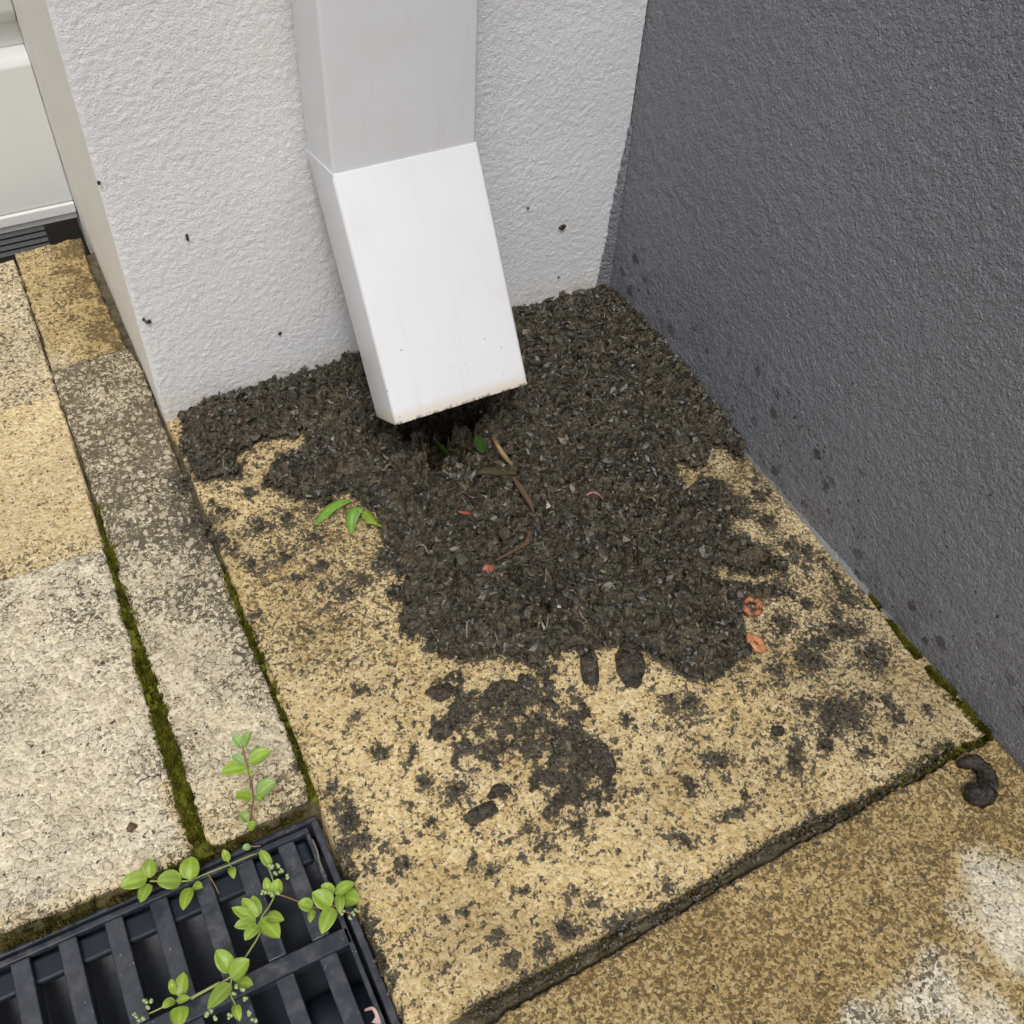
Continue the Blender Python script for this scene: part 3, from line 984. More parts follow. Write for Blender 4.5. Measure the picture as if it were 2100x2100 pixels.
# ------------------------------------------------------------------ wet leaf mould heap
keep = ((THK > .0005) & (DIRT + (n_hi - .5) * .9 + (n_fi - .5) * .6 > .62)) | ((heap > .5) & (isl < .62))
keep &= (GYY < .0035) & (GXX < .3925) & (GXX > -.012)
zz = THK * (1 - .5 * PIT) - PIT * .103 + np.where(THK < .001, .0006, 0)
big = fbm(GXX, GYY, .03, 401, 3)
tint = np.stack([.85 + .5 * wid * .6 + .3 * big, .85 + .45 * wid * .6 + .3 * big, .85 + .40 * wid * .6 + .3 * big], -1)
tint *= (.72 + .25 * (big - .5) - .10 * sst(.6, .4, DIRT))[..., None]
idx = np.arange(NX * NY).reshape(NX, NY)
q = np.stack([idx[:-1, :-1], idx[1:, :-1], idx[1:, 1:], idx[:-1, 1:]], -1).reshape(-1, 4)
q = q[keep.ravel()[q].all(1)]
used = np.unique(q)
remap = np.full(NX * NY, -1)
remap[used] = np.arange(len(used))
V = np.stack([GXX.ravel(), GYY.ravel(), zz.ravel()], 1)[used]
me = mesh_np('leaf_mould', V, remap[q], tint.reshape(-1, 3)[used])
o = link('leaf_mould', me, M_soil)
tag(o, 'heap of dark wet leaf mould under the downpipe spout', 'leaf mould', kind='stuff')


def surf_z(x, y):
    i = np.clip(((x - GX0) / STEP).astype(int), 0, NX - 1)
    j = np.clip(((y - GY0) / STEP).astype(int), 0, NY - 1)
    return np.where(keep[i, j], zz[i, j], .0005 - PIT[i, j] * .1)


def sz(x, y):
    return float(surf_z(np.array([x]), np.array([y]))[0])


# flakes of rotten leaf ---------------------------------------------------
PAL = np.array([[.022, .019, .013], [.050, .047, .033], [.070, .062, .044], [.046, .043, .029], [.085, .080, .058], [.085, .055, .036],
                [.135, .120, .088], [.055, .042, .030], [.18, .16, .12], [.36, .32, .25], [.15, .14, .125]])
PAL = PAL * np.array([.80, .80, .76])
PW = np.array([.26, .24, .15, .15, .07, .05, .03, .06, .010, .005, .006])


def flakes(n, wfield, smin, smax, name, label, kindcol=None, tilt=.45):
    wf = np.clip(wfield, 0, None).ravel()
    wf = wf / wf.sum()
    s = rng.choice(len(wf), n, p=wf)
    x = GXX.ravel()[s] + (rng.random(n) - .5) * STEP
    y = GYY.ravel()[s] + (rng.random(n) - .5) * STEP
    z = surf_z(x, y)
    L = smin + (smax - smin) * rng.random(n) ** 3
    Wd = L * (.35 + .5 * rng.random(n))
    T = L * (.10 + .25 * rng.random(n))
    a = rng.random(n) * 6.283
    t1 = rng.normal(0, tilt, n)
    t2 = rng.normal(0, tilt, n)
    ca, sa = np.cos(a), np.sin(a)
    ux = np.stack([ca, sa, np.sin(t1)], 1)
    ux /= np.linalg.norm(ux, axis=1)[:, None]
    vx = np.stack([-sa, ca, np.sin(t2)], 1)
    vx -= ux * (ux * vx).sum(1)[:, None]
    vx /= np.linalg.norm(vx, axis=1)[:, None]
    wx = np.cross(ux, vx)
    c = np.stack([x, y, z + T * .3 + L * .12], 1)
    k = 6
    Vt = []
    for j in range(k):
        th = j * 2 * math.pi / k
        rj = .75 + .5 * rng.random(n)
        Vt.append(c + ux * (np.cos(th) * L * .5 * rj)[:, None] + vx * (np.sin(th) * Wd * .5 * rj)[:, None] + wx * (rng.normal(0, .12, n) * L)[:, None])
    Vt.append(c + wx * (T * .5)[:, None])
    Vt.append(c - wx * (T * .5)[:, None])
    V = np.stack(Vt, 1).reshape(-1, 3)
    base = np.arange(n)[:, None] * (k + 2)
    Fq = np.concatenate([base + [j, (j + 1) % k, k] for j in range(k)] + [base + [(j + 1) % k, j, k + 1] for j in range(k)])
    if kindcol is None:
        col = PAL[rng.choice(len(PAL), n, p=PW / PW.sum())] * (.7 + .6 * rng.random(n))[:, None]
    else:
        col = kindcol[rng.integers(0, len(kindcol), n)] * (.7 + .6 * rng.random(n))[:, None]
    C = np.repeat(col[:, None, :], k + 2, 1).reshape(-1, 3)
    o = link(name, mesh_np(name, V, Fq, C, False), M_chip)
    return tag(o, label, 'leaf litter', kind='stuff')


W_heap = np.where(keep, heap * (1 - PIT) ** 3, 0) * (.35 + n_lo)
flakes(13500, W_heap, .0012, .0066, 'leaf_litter', 'rotten leaf flakes and crumbs covering the dark heap')
flakes(1900, W_heap, .0045, .0105, 'rotten_leaf_pieces', 'larger crinkled pieces of dark rotten leaf on the heap', PAL[[0, 1, 2, 3, 4, 7, 5]] * .85, .38)


def fibres(n, wfield, lmin, lmax, name, label, cols):
    wf = wfield.ravel() / wfield.sum()
    s = rng.choice(len(wf), n, p=wf)
    V, Fq, C = [], [], []
    for k in range(n):
        x, y = GXX.ravel()[s[k]], GYY.ravel()[s[k]]
        a = rng.random() * 6.283
        Ln = lmin + (lmax - lmin) * rng.random() ** 2
        wd = Ln * (.03 + .05 * rng.random())
        bend = rng.normal(0, .8)
        c_ = cols[rng.integers(0, len(cols))] * (.6 + .7 * rng.random())
        n0 = len(V)
        for j in range(5):
            u = j / 4
            zz0 = sz(x, y) + .0014 + .0012 * math.sin(u * 3.1)
            w_ = wd * (.35 + .65 * math.sin(u * math.pi))
            V += [(x - math.sin(a) * w_, y + math.cos(a) * w_, zz0), (x, y, zz0 + w_ * .9), (x + math.sin(a) * w_, y - math.cos(a) * w_, zz0)]
            C += [c_] * 3
            if j:
                q0 = n0 + (j - 1) * 3
                Fq += [(q0, q0 + 1, q0 + 4, q0 + 3), (q0 + 1, q0 + 2, q0 + 5, q0 + 4)]
            x += math.cos(a) * Ln / 4
            y += math.sin(a) * Ln / 4
            a += bend / 4
    o = link(name, mesh_np(name, np.array(V), np.array(Fq), np.array(C)), M_chip)
    return tag(o, label, 'leaf litter', kind='stuff')


fibres(420, W_heap, .004, .014, 'stalk_fragments', 'short broken stalks and leaf veins mixed into the heap',
       np.array([[.09, .065, .04], [.07, .048, .03], [.16, .13, .09], [.05, .045, .03], [.08, .075, .055], [.04, .035, .025]]))
W_sec = np.where(keep & (heap < .5), 1.0, 0) * np.clip(DIRT, 0, 1)
flakes(4200, W_sec, .0009, .0036, 'mud_crumbs', 'mud crumbs in the splotches across the yellow slab', PAL[:8])
jw = sst(-.002, .002, plydist(GXX, GYY, LOWJ)) * (.3 + n_hi)
flakes(1300, jw, .0008, .0030, 'joint_crumbs', 'dark crumbs lying in the lower joint', PAL[:8])
near = np.exp(-np.clip(-sdh, 0, 1) / .02) * (heap < .4) * (GXX > -.004) * (GYY > -.48) * (GYY < 0)
flakes(900, near, .0008, .0024, 'scattered_crumbs', 'loose dark crumbs scattered round the heap', PAL[:8])

# ------------------------------------------------------------------ white pier
pier = empty('rendered_pier', (.195, .15, 0))
tag(pier, 'white textured render pier carrying the downpipe', 'wall pier')
st = .00135
fx = np.arange(-.0015, .3895, st)
fz = np.arange(-.03, .47, st)
FX, FZ = np.meshgrid(fx, fz, indexing='ij')
dst = fbm(FX, FZ, .0028, 501, 3, .6)
dst2 = fbm(FX, FZ, .0026, 521, 2, .6)
amp = .00072
yy = -amp * (np.abs(dst - .5) * 2.2 + dst2 * .55 - .3) - .0006 * fbm(FX, FZ, .05, 541, 2)
rd = np.clip((FX + .0015) / .004, 0, 1)
yy = yy + .0026 * (1 - np.sqrt(np.clip(1 - (1 - rd) ** 2, 0, 1)))
a_, b_ = FX.shape
idx = np.arange(a_ * b_).reshape(a_, b_)
q = np.stack([idx[:-1, :-1], idx[1:, :-1], idx[1:, 1:], idx[:-1, 1:]], -1).reshape(-1, 4)
link('front_face', mesh_np('front_face', np.stack([FX.ravel(), yy.ravel(), FZ.ravel()], 1), q), M_st, pier)
sy = np.arange(.0, .36, .0025)
szz = np.arange(-.05, .47, .0025)
SY, SZ = np.meshgrid(sy, szz, indexing='ij')
sx_ = -.0012 - .0007 * fbm(SY, SZ, .012, 551, 3) + .003 * (1 - np.sqrt(np.clip(1 - (1 - np.clip((SY) / .0035, 0, 1)) ** 2, 0, 1)))
a_, b_ = SY.shape
idx = np.arange(a_ * b_).reshape(a_, b_)
q = np.stack([idx[:-1, :-1], idx[1:, :-1], idx[1:, 1:], idx[:-1, 1:]], -1).reshape(-1, 4)[:, ::-1]
link('side_face', mesh_np('side_face', np.stack([sx_.ravel(), SY.ravel() + .0005, SZ.ravel()], 1), q), M_sts, pier)
b = MB()
b.box((.001, .004, -.05), (.62, .60, 1.9))
b.build('core', M_st, pier)
b = MB()
b.box((-.001, .0, .469), (.389, .0035, 1.9))
b.box((-.001, .0035, .469), (.0008, .60, 1.9))
b.build('upper_face', M_st, pier)

# ------------------------------------------------------------------ dark grey wall
dw = empty('grey_boundary_wall', (.39, -.9, 0))
tag(dw, 'dark grey painted wall running along the right', 'wall')
dy = np.arange(-.80, .003, .0022)
dz = np.arange(-.03, .60, .0022)
DY, DZ = np.meshgrid(dy, dz, indexing='ij')
dxx = .3900 - .0009 * fbm(DY, DZ, .0040, 601, 2, .6) - .0006 * fbm(DY, DZ, .12, 611, 2)
a_, b_ = DY.shape
idx = np.arange(a_ * b_).reshape(a_, b_)
q = np.stack([idx[:-1, :-1], idx[1:, :-1], idx[1:, 1:], idx[:-1, 1:]], -1).reshape(-1, 4)
link('painted_face', mesh_np('painted_face', np.stack([dxx.ravel(), DY.ravel(), DZ.ravel()], 1), q), M_dark, dw)
b = MB()
b.box((.393, -2.6, -.05), (.60, .0, .62))
b.box((.390, -2.6, -.05), (.393, -.80, .62))
b.build('core', M_dark, dw)
b = MB()
b.box((.384, -2.6, .6201), (.606, .0, .655))
b.build('coping', M_dark, dw, .003)
# ragged strip of grey paint taken round the foot of the pier corner
vz = np.arange(-.01, .165, .0016)
prof = np.interp(vz, [-.01, .0, .03, .055, .075, .10, .13, .165], [.0135, .0125, .0100, .0072, .0066, .0060, .0030, .0004])
Vs, Fs = [], []
for i, z_ in enumerate(vz):
    wv_ = prof[i] + .0022 * (random.random() - .5)
    for j, (x_, y_) in enumerate([(.3885 - wv_, -.0012), (.3885 - wv_ * .93, -.0032), (.3885 - wv_ * .4, -.0036), (.3890, -.0046)]):
        Vs.append((x_, y_ + random.uniform(-.0003, .0003), z_))
        if i and j: Fs.append((len(Vs) - 2, len(Vs) - 1, len(Vs) - 5, len(Vs) - 6))
m_ = MB()
m_.add(Vs, Fs)
m_.build('paint_strip', M_dark, dw, smooth=True)
# thin broken mortar fillet at the foot
Vs, Fs = [], []
yy_ = np.arange(-.47, -.06, .0016)
for i, y_ in enumerate(yy_):
    wv_ = .0012 + .0016 * fbm(np.array([y_]), np.array([0.]), .03, 621, 3)[0] - .0008
    wv_ = (wv_ + .0026 * math.exp(-((y_ + .325) / .035) ** 2)) * (1 if y_ > -.39 else .4)
    wv_ = max(.0006, wv_ + random.uniform(-.0005, .0005))
    top = .0012 + .0016 * random.random() + .0015 * fbm(np.array([y_]), np.array([0.]), .012, 631, 2)[0]
    for j, (x_, z_) in enumerate([(.3897 - wv_, -.006), (.3897 - wv_ * .85, top * .6), (.3897 - wv_ * .3, top), (.3896, top * 1.5 + .001)]):
        Vs.append((x_, y_, z_))
        if i and j: Fs.append((len(Vs) - 2, len(Vs) - 1, len(Vs) - 5, len(Vs) - 6))
m_ = MB()
m_.add(Vs, Fs)
m_.build('mortar_fillet', M_ochre, dw, smooth=True)

# ------------------------------------------------------------------ garage door
DYP = .312
door = empty('garage_door', (-.6, DYP, -.012))
tag(door, 'pale grey sectional garage door left of the pier', 'garage door')


def profile(name, pts, x0, x1, mat, parent, bevel=0):
    """extrude a closed (y,z) outline along x"""
    n = len(pts)
    vs = [(x0, y, z) for y, z in pts] + [(x1, y, z) for y, z in pts]
    fs = [(i, (i + 1) % n, n + (i + 1) % n, n + i) for i in range(n)] + [tuple(range(n))[::-1], tuple(range(n, 2 * n))]
    return MB().add(vs, fs).build(name, mat, parent, bevel, 3)


profile('lower_panel', [(DYP, .006), (DYP, .136), (DYP + .004, .142), (DYP + .014, .146), (DYP + .05, .146), (DYP + .05, .006)], -1.6, -.0018, M_door, door, .0015)
profile('groove_panel', [(DYP + .016, .1465), (DYP + .016, .166), (DYP + .05, .166), (DYP + .05, .1465)], -1.6, -.0018, M_door, door)
profile('rib_panel', [(DYP + .012, .1665), (DYP + .002, .176), (DYP, .182), (DYP, .40), (DYP + .05, .40), (DYP + .05, .1665)], -1.6, -.0018, M_door, door, .002)
profile('upper_panel', [(DYP, .4005), (DYP, 1.7), (DYP + .05, 1.7), (DYP + .05, .4005)], -1.6, -.0018, M_door, door, .002)
profile('bottom_trim', [(DYP - .003, -.0045), (DYP - .003, .0055), (DYP + .045, .0055), (DYP + .045, -.0045)], -1.6, -.0022, M_trim, door, .001)
profile('trim_lip', [(DYP + .001, -.0125), (DYP + .001, -.0047), (DYP + .045, -.0047), (DYP + .045, -.0125)], -1.6, -.0024, M_trim, door, .0008)
seal = []
for k in range(4):
    seal += [(DYP + .002 - .0016 * k, -.0130 - .0052 * k), (DYP - .0012 - .0016 * k, -.0160 - .0052 * k), (DYP + .002 - .0016 * k, -.0178 - .0052 * k)]
seal += [(DYP + .03, -.035), (DYP + .03, -.013)]
profile('rubber_seal', seal, -1.6, -.034, M_rubber, door)

# ------------------------------------------------------------------ downpipe
pipe = empty('downpipe', (.18, -.0565, .0493))
tag(pipe, 'white rectangular metal downpipe with kicked out spout', 'downpipe')
xa, xb = .1302, .2297
yf, yb = -.0565, -.0072
hf, hb = .2121, .2016
ef, eb = (-.1461, .0757), (-.1074, .0493)


def tube(name, ringA, ringB, mat, parent, t=.0012, r=.0028):
    """thin rectangular tube with rounded corners between two cut planes; rings are (front y,z),(back y,z)"""
    def ring(fr, bk, ins):
        x0, x1 = xa + ins, xb - ins
        L = math.hypot(fr[0] - bk[0], fr[1] - bk[1])
        u = ((fr[0] - bk[0]) / L, (fr[1] - bk[1]) / L)
        pts = []
        rr = max(r - ins, .0006)
        half = L / 2 - ins
        cx, cy = (x0 + x1) / 2, 0
        hw = (x1 - x0) / 2
        for (sx2, sy2, a0) in ((1, 1, 0), (-1, 1, 90), (-1, -1, 180), (1, -1, 270)):
            for k in range(5):
                a = math.radians(a0 + k * 22.5)
                px_ = cx + sx2 * (hw - rr) + rr * math.cos(a)
                py_ = sy2 * (half - rr) + rr * math.sin(a)
                pts.append((px_, (fr[0] + bk[0]) / 2 + u[0] * py_, (fr[1] + bk[1]) / 2 + u[1] * py_))
        return pts
    A, B = ring(*ringA, 0), ring(*ringB, 0)
    A2, B2 = ring(*ringA, t), ring(*ringB, t)
    n = len(A)
    vs = A + B + A2 + B2
    fs = []
    for i in range(n):
        j = (i + 1) % n
        fs += [(i, j, n + j, n + i), (2 * n + j, 2 * n + i, 3 * n + i, 3 * n + j), (i, 2 * n + i, 2 * n + j, j), (n + j, 3 * n + j, 3 * n + i, n + i)]
    o = MB().add(vs, fs).build(name, mat, parent)
    for p in o.data.polygons: p.use_smooth = True
    o.data.set_sharp_from_angle(angle=math.radians(40))
    return o


tube('upright_section', ((yf, 1.8), (yb, 1.8)), ((yf, hf), (yb, hb)), M_pipe, pipe)
xa -= .0007
xb += .0007
tube('spout', ((yf - .0010, hf + .0008), (yb + .0006, hb + .0010)), (ef, eb), M_pipe, pipe)
xa += .0007
xb -= .0007
# folded seam round the mitre
for (x_, s_) in ((xa - .0009, -1),):
    b = MB()
    b.add([(x_, yf - .0012, hf + .0026), (x_, yb, hb + .0026), (x_, yb, hb), (x_, yf - .0012, hf), (x_ + .0008, yf - .0012, hf + .0026), (x_ + .0008, yb, hb + .0026), (x_ + .0008, yb, hb), (x_ + .0008, yf - .0012, hf)],
          [(0, 1, 2, 3), (4, 7, 6, 5), (0, 4, 5, 1), (3, 2, 6, 7), (0, 3, 7, 4), (1, 5, 6, 2)]).build('seam', M_pipe, pipe, .0003, 1)
for zz_ in (.95, 1.5):
    MB().box((xa - .02, yb + .001, zz_), (xb + .02, -.0035, zz_ + .03)).build('bracket', M_pipe, pipe, .001)

# ------------------------------------------------------------------ channel drain
dr = empty('channel_drain', (-.25, -.415, -.07))
tag(dr, 'black plastic slotted channel drain in the lower left corner', 'drain')
X0 = -1.1
ZT = -.0075
b = MB()
b.box((X0, -.3478, -.032), (-.0085, -.3446, ZT + .0012))
b.build('back_rail', M_plast, dr, .0009)
MB().box((X0, -.4960, -.032), (-.0085, -.4895, ZT + .0012)).build('front_rail', M_plast, dr, .0009)
MB().box((-.0128, -.4893, -.032), (-.0085, -.3479, ZT + .0016)).build('end_rail', M_plast, dr, .0008)
MB().box((X0, -.3526, -.0125), (-.0150, -.3488, ZT)).build('grate_edge', M_plast, dr, .0008)
MB().box((X0, -.4885, -.0125), (-.0150, -.4790, ZT)).build('grate_edge', M_plast, dr, .0008)
MB().box((X0, -.4215, -.0165), (-.0150, -.4115, ZT - .0002)).build('cross_rail', M_plast, dr, .0010)
MB().box((-.0178, -.4788, -.0165), (-.0150, -.3528, ZT - .0002)).build('grate_side', M_plast, dr, .0006)
for side, (ya, yb_) in enumerate(((-.4113, -.3528), (-.4788, -.4217))):
    proto = None
    for k in range(0, 26):
        xc = -.0298 - .0243 * k
        if proto is None:
            h_ = .0050
            pts = [(-h_, ZT - .0003), (h_, ZT - .0003), (h_ - .0007, -.026), (-h_ + .0007, -.026)]
            vs = [(xc + p[0], ya, p[1]) for p in pts] + [(xc + p[0], yb_, p[1]) for p in pts]
            proto = MB().add(vs, [(0, 1, 2, 3), (7, 6, 5, 4), (0, 4, 5, 1), (1, 5, 6, 2), (2, 6, 7, 3), (3, 7, 4, 0)]).build('grate_bar', M_plast, dr, .0007)
        else:
            c_ = proto.copy()
            sc.collection.objects.link(c_)
            c_.parent = dr
            c_.matrix_parent_inverse = proto.matrix_parent_inverse.copy()
            c_.location = Vector((-.0243 * k, 0, 0))
# inner ledges that cross below the bars
MB().box((X0, -.3672, -.0185), (-.0180, -.3530, -.0130)).build('inner_ledge', M_wetplast, dr, .0022, 3)
MB().box((X0, -.4760, -.034), (-.0150, -.4700, -.0270)).build('inner_ledge', M_wetplast, dr, .0015, 3)
# trough
n = 20
Vs, Fs = [], []
for i in range(n + 1):
    a = math.pi * i / n
    y_ = -.4175 - .0705 * math.cos(a)
    z_ = -.027 - .022 * math.sin(a) ** .7
    Vs += [(X0, y_, z_), (-.0125, y_, z_)]
    if i: Fs.append((2 * i - 2, 2 * i - 1, 2 * i + 1, 2 * i))
MB().add(Vs, Fs).build('trough', M_wetplast, dr, smooth=True)
MB().box((-.0127, -.488, -.06), (-.0090, -.348, -.033)).build('end_plate', M_wetplast, dr, .001)
# round outlet bend
Vs, Fs = [], []
m = 24
for i, (x_, rr_) in enumerate([(-.060, .012), (-.058, .021), (-.052, .024), (-.030, .024), (-.018, .021), (-.014, .018)]):
    for j in range(m):
        a = 2 * math.pi * j / m
        Vs.append((x_, -.452 + rr_ * math.cos(a), -.046 + rr_ * math.sin(a)))
        if i: Fs.append(((i - 1) * m + j, (i - 1) * m + (j + 1) % m, i * m + (j + 1) % m, i * m + j))
MB().add(Vs, Fs).build('outlet_socket', M_wetplast, dr, smooth=True)


# ------------------------------------------------------------------ small loose things
def ribbon(path, widths, mat, name, parent=None, curl=.25, n=None, thick=.00035, colr=(1, 1, 1), nu=5, rag=0.0):
    """leaf-like strip along a 3D path: rows across are curved, solid with thickness"""
    P = np.array(path, float)
    s = np.r_[0, np.cumsum(np.linalg.norm(np.diff(P, axis=0), axis=1))]
    n = n or max(8, int(s[-1] / .0012))
    n = min(n, 40)
    t = np.linspace(0, s[-1], n)
    # smooth path
    C = np.stack([np.interp(t, s, P[:, i]) for i in range(3)], 1)
    for _ in range(2):
        C[1:-1] = (C[:-2] + 2 * C[1:-1] + C[2:]) / 4
    wd = np.interp(t, s if len(widths) == len(s) else np.linspace(0, s[-1], len(widths)), widths)
    T = np.gradient(C, axis=0)
    T /= np.linalg.norm(T, axis=1)[:, None] + 1e-12
    up = np.array([0, 0, 1.])
    B = np.cross(T, up)
    B /= np.linalg.norm(B, axis=1)[:, None] + 1e-9
    N = np.cross(B, T)
    V = []
    cols = []
    u = np.linspace(-1, 1, nu)
    for side in (0, 1):
        for i in range(n):
            for uu in u:
                ww = wd[i] * (1 + rag * (random.random() - .5) * (abs(uu) > .9))
                V.append(C[i] + B[i] * uu * ww + N[i] * (curl * ww * (uu * uu) - side * thick))
                sh = .80 + .25 * abs(uu) if abs(uu) > .2 else 1.22
                cols.append([c * sh for c in colr])
    Fq = []
    o2 = n * nu
    for i in range(n - 1):
        for j in range(nu - 1):
            a = i * nu + j
            Fq.append((a, a + 1, a + nu + 1, a + nu))
            Fq.append((o2 + a + 1, o2 + a, o2 + a + nu, o2 + a + nu + 1))
        for j in (0, nu - 1):
            a = i * nu + j
            Fq.append((a, a + nu, o2 + a + nu, o2 + a))
    me = mesh_np(name, np.array(V), np.array(Fq), np.array(cols))
    return link(name, me, mat, parent)


def leaf(base, tip, width, mat, name, parent, cup=.35, lift=.0, colr=(1, 1, 1)):
    base = np.array(base)
    tip = np.array(tip)
    n = 9
    t = np.linspace(0, 1, n)
    path = [base + (tip - base) * k + np.array([0, 0, lift * math.sin(k * math.pi)]) for k in t]
    ws = [width * .5 * max(.04, (math.sin(min(1, (k ** .78)) * math.pi)) ** .62) for k in t]
    return ribbon(path, ws, mat, name, parent, cup, n=n + 6, nu=7, colr=colr)


def tubepath(path, rad, mat, name, parent=None, seg=6, lump=0.0, col=None):
    P = np.array(path, float)
    s = np.r_[0, np.cumsum(np.linalg.norm(np.diff(P, axis=0), axis=1))]
    n = max(6, min(60, int(s[-1] / max(.0015, .25 * (rad if np.isscalar(rad) else max(rad))))))
    t = np.linspace(0, s[-1], n)
    C = np.stack([np.interp(t, s, P[:, i]) for i in range(3)], 1)
    for _ in range(3):
        C[1:-1] = (C[:-2] + 2 * C[1:-1] + C[2:]) / 4
    rv = np.full(n, rad) if np.isscalar(rad) else np.interp(t, np.linspace(0, s[-1], len(rad)), rad)
    T = np.gradient(C, axis=0)
    T /= np.linalg.norm(T, axis=1)[:, None]
    up = np.where(np.abs(T[:, 2:3]) > .9, np.array([[1., 0, 0]]), np.array([[0, 0, 1.]]))
    B = np.cross(T, up)
    B /= np.linalg.norm(B, axis=1)[:, None]
    N = np.cross(B, T)
    V = []
    for i in range(n):
        for j in range(seg):
            a = 2 * math.pi * j / seg
            q = 1 + lump * (random.random() - .5)
            V.append(C[i] + (B[i] * math.cos(a) + N[i] * math.sin(a)) * rv[i] * q)
    Fq = [((i) * seg + j, i * seg + (j + 1) % seg, (i + 1) * seg + (j + 1) % seg, (i + 1) * seg + j) for i in range(n - 1) for j in range(seg)]
    V = np.array(V)
    V = np.vstack([V, C[:1] - T[:1] * rv[0] * .5, C[-1:] + T[-1:] * rv[-1] * .5])
    fs = [tuple(f) for f in Fq]
    e0, e1 = len(V) - 2, len(V) - 1
    fs += [((j + 1) % seg, j, e0) for j in range(seg)] + [((n - 1) * seg + j, (n - 1) * seg + (j + 1) % seg, e1) for j in range(seg)]
    me = bpy.data.meshes.new(name)
    me.from_pydata([tuple(map(float, v)) for v in V], [], fs)
    me.update()
    for p in me.polygons: p.use_smooth = True
    if col is not None: addcol(me, 'Col', np.tile(np.array(col, float), (len(V), 1)))
    return link(name, me, mat, parent)


def cp(x0, y0, s, pts, z=None, dz=0.0):
    out = []
    for p in pts:
        px, py = x0 + p[0] / s, y0 + p[1] / s
        h = p[2] if len(p) > 2 else 0
        g_ = W(px, py, 0)
        zs = (sz(g_[0], g_[1]) if z is None else z) + dz + h
        out.append(W(px, py, zs))
    return out


def mat_c(name, c, rough=.5, **k):
    k.setdefault('var', .35)
    return mat_plain(name, c, rough, **k)


MPX = .00040    # metres per photo pixel on the ground, roughly

# torn green leaves on the slab
tl = ribbon(cp(600, 950, 7.73, [(360, 975), (470, 830, .0015), (600, 690, .003), (780, 590, .004), (930, 600, .002)], dz=.0012), [.0006, .0035, .0042, .0036, .0006], M_leaf, 'torn_leaf', curl=-.35, colr=(.62, .80, .7), nu=7, rag=.35)
tag(tl, 'torn green leaf on the mud edge, left piece with a pale tip', 'leaf', 'torn green leaves')
tl = ribbon(cp(600, 950, 7.73, [(935, 1110), (930, 960, .002), (940, 820, .005), (1010, 710, .006), (1110, 740, .005)], dz=.0012), [.0010, .0036, .0046, .0040, .0022], M_leaf, 'torn_leaf', curl=-.4, colr=(.62, .80, .9), nu=7, rag=.3)
tag(tl, 'torn green leaf curled into an arch, middle piece', 'leaf', 'torn green leaves')
tl = ribbon(cp(600, 950, 7.73, [(1110, 760, .003), (1180, 800, .003), (1250, 890, .003), (1330, 950, .002), (1425, 1000, .001)], dz=.0012), [.0012, .0040, .0040, .0016, .0008], M_leafp, 'torn_leaf', curl=-.3, colr=(.75, .72, .3), nu=7, rag=.3)
tag(tl, 'yellowish torn leaf with a stalk, right piece', 'leaf', 'torn green leaves')

# dead stalks and leaves in the heap
M_straw = mat_c('dry_straw', (.30, .20, .09), .55)
M_brown = mat_c('dead_brown_leaf', (.12, .070, .038), .5)
M_olive = mat_c('dead_olive_leaf', (.085, .070, .035), .4)
M_twig = mat_c('grey_twig', (.22, .20, .18), .6)
o = ribbon(cp(750, 800, 3.864, [(915, 190, .012), (1030, 420, .009), (1090, 520, .006), (1155, 590, .002)], dz=.002), [.0004, .0014, .0020, .0012], M_straw, 'dead_stalk', curl=.5)
tag(o, 'tan dead grass stalk leaning out from under the spout', 'stalk')
o = ribbon(cp(750, 800, 3.864, [(780, 615), (900, 640, .002), (1030, 630, .003), (1130, 640, .002), (1240, 650)], dz=.0022), [.0010, .0036, .0048, .0040, .0008], M_olive, 'dead_leaf', curl=-.2, rag=.2)
tag(o, 'dark olive dead leaf lying across the hole in the heap', 'leaf')
o = ribbon(cp(750, 800, 3.864, [(1165, 690), (1215, 760, .002), (1260, 830, .001), (1300, 890), (1330, 965)], dz=.0022), [.0009, .0022, .0022, .0018, .0007], M_brown, 'dead_leaf', curl=.3)
tag(o, 'narrow reddish brown dead leaf strip in the heap', 'leaf')
o = ribbon(cp(750, 800, 3.864, [(1270, 930), (1285, 1060), (1300, 1160), (1270, 1220), (1180, 1270), (1030, 1350)], dz=.0020), [.0006, .0010, .0016, .0018, .0009, .0005], M_brown, 'dead_stalk', curl=.3)
tag(o, 'hooked brown dead stalk in the middle of the heap', 'stalk')
for pts, lab in (([(500, 690, .004), (640, 700, .006), (730, 800, .004), (815, 925)], 'thin grey twig bent over the dark hole'), ([(505, 800, .002), (640, 800, .003), (690, 780, .001)], 'thin grey twig low over the dark hole'),
                 ([(690, 590, .004), (705, 660, .003), (715, 730)], 'short reddish twig by the hole'), ([(1800, -30, 0), (1830, 60), (1900, 120)], 'pale rootlet right of the spout')):
    o = tubepath(cp(750, 800, 3.864, pts, dz=.0012), .00028, M_twig, 'twig')
    tag(o, lab, 'twig')
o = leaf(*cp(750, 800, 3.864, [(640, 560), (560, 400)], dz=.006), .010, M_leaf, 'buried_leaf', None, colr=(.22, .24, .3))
tag(o, 'small green leaf in the shade of the hole, left', 'leaf')
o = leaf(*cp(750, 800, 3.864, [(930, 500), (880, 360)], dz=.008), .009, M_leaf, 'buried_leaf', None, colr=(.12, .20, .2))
tag(o, 'small green leaf under the spout beside the stalk', 'leaf')

# coloured fragments
M_coral = mat_c('coral_plastic', (.46, .14, .09), .6)
M_white = mat_c('white_chip', (.68, .66, .60), .5)
M_palechip = mat_c('pale_chip', (.30, .28, .23), .6)
M_pink = mat_c('pink_plastic', (.45, .20, .19), .5)
M_petal = mat_c('pale_petal', (.62, .42, .40), .5)


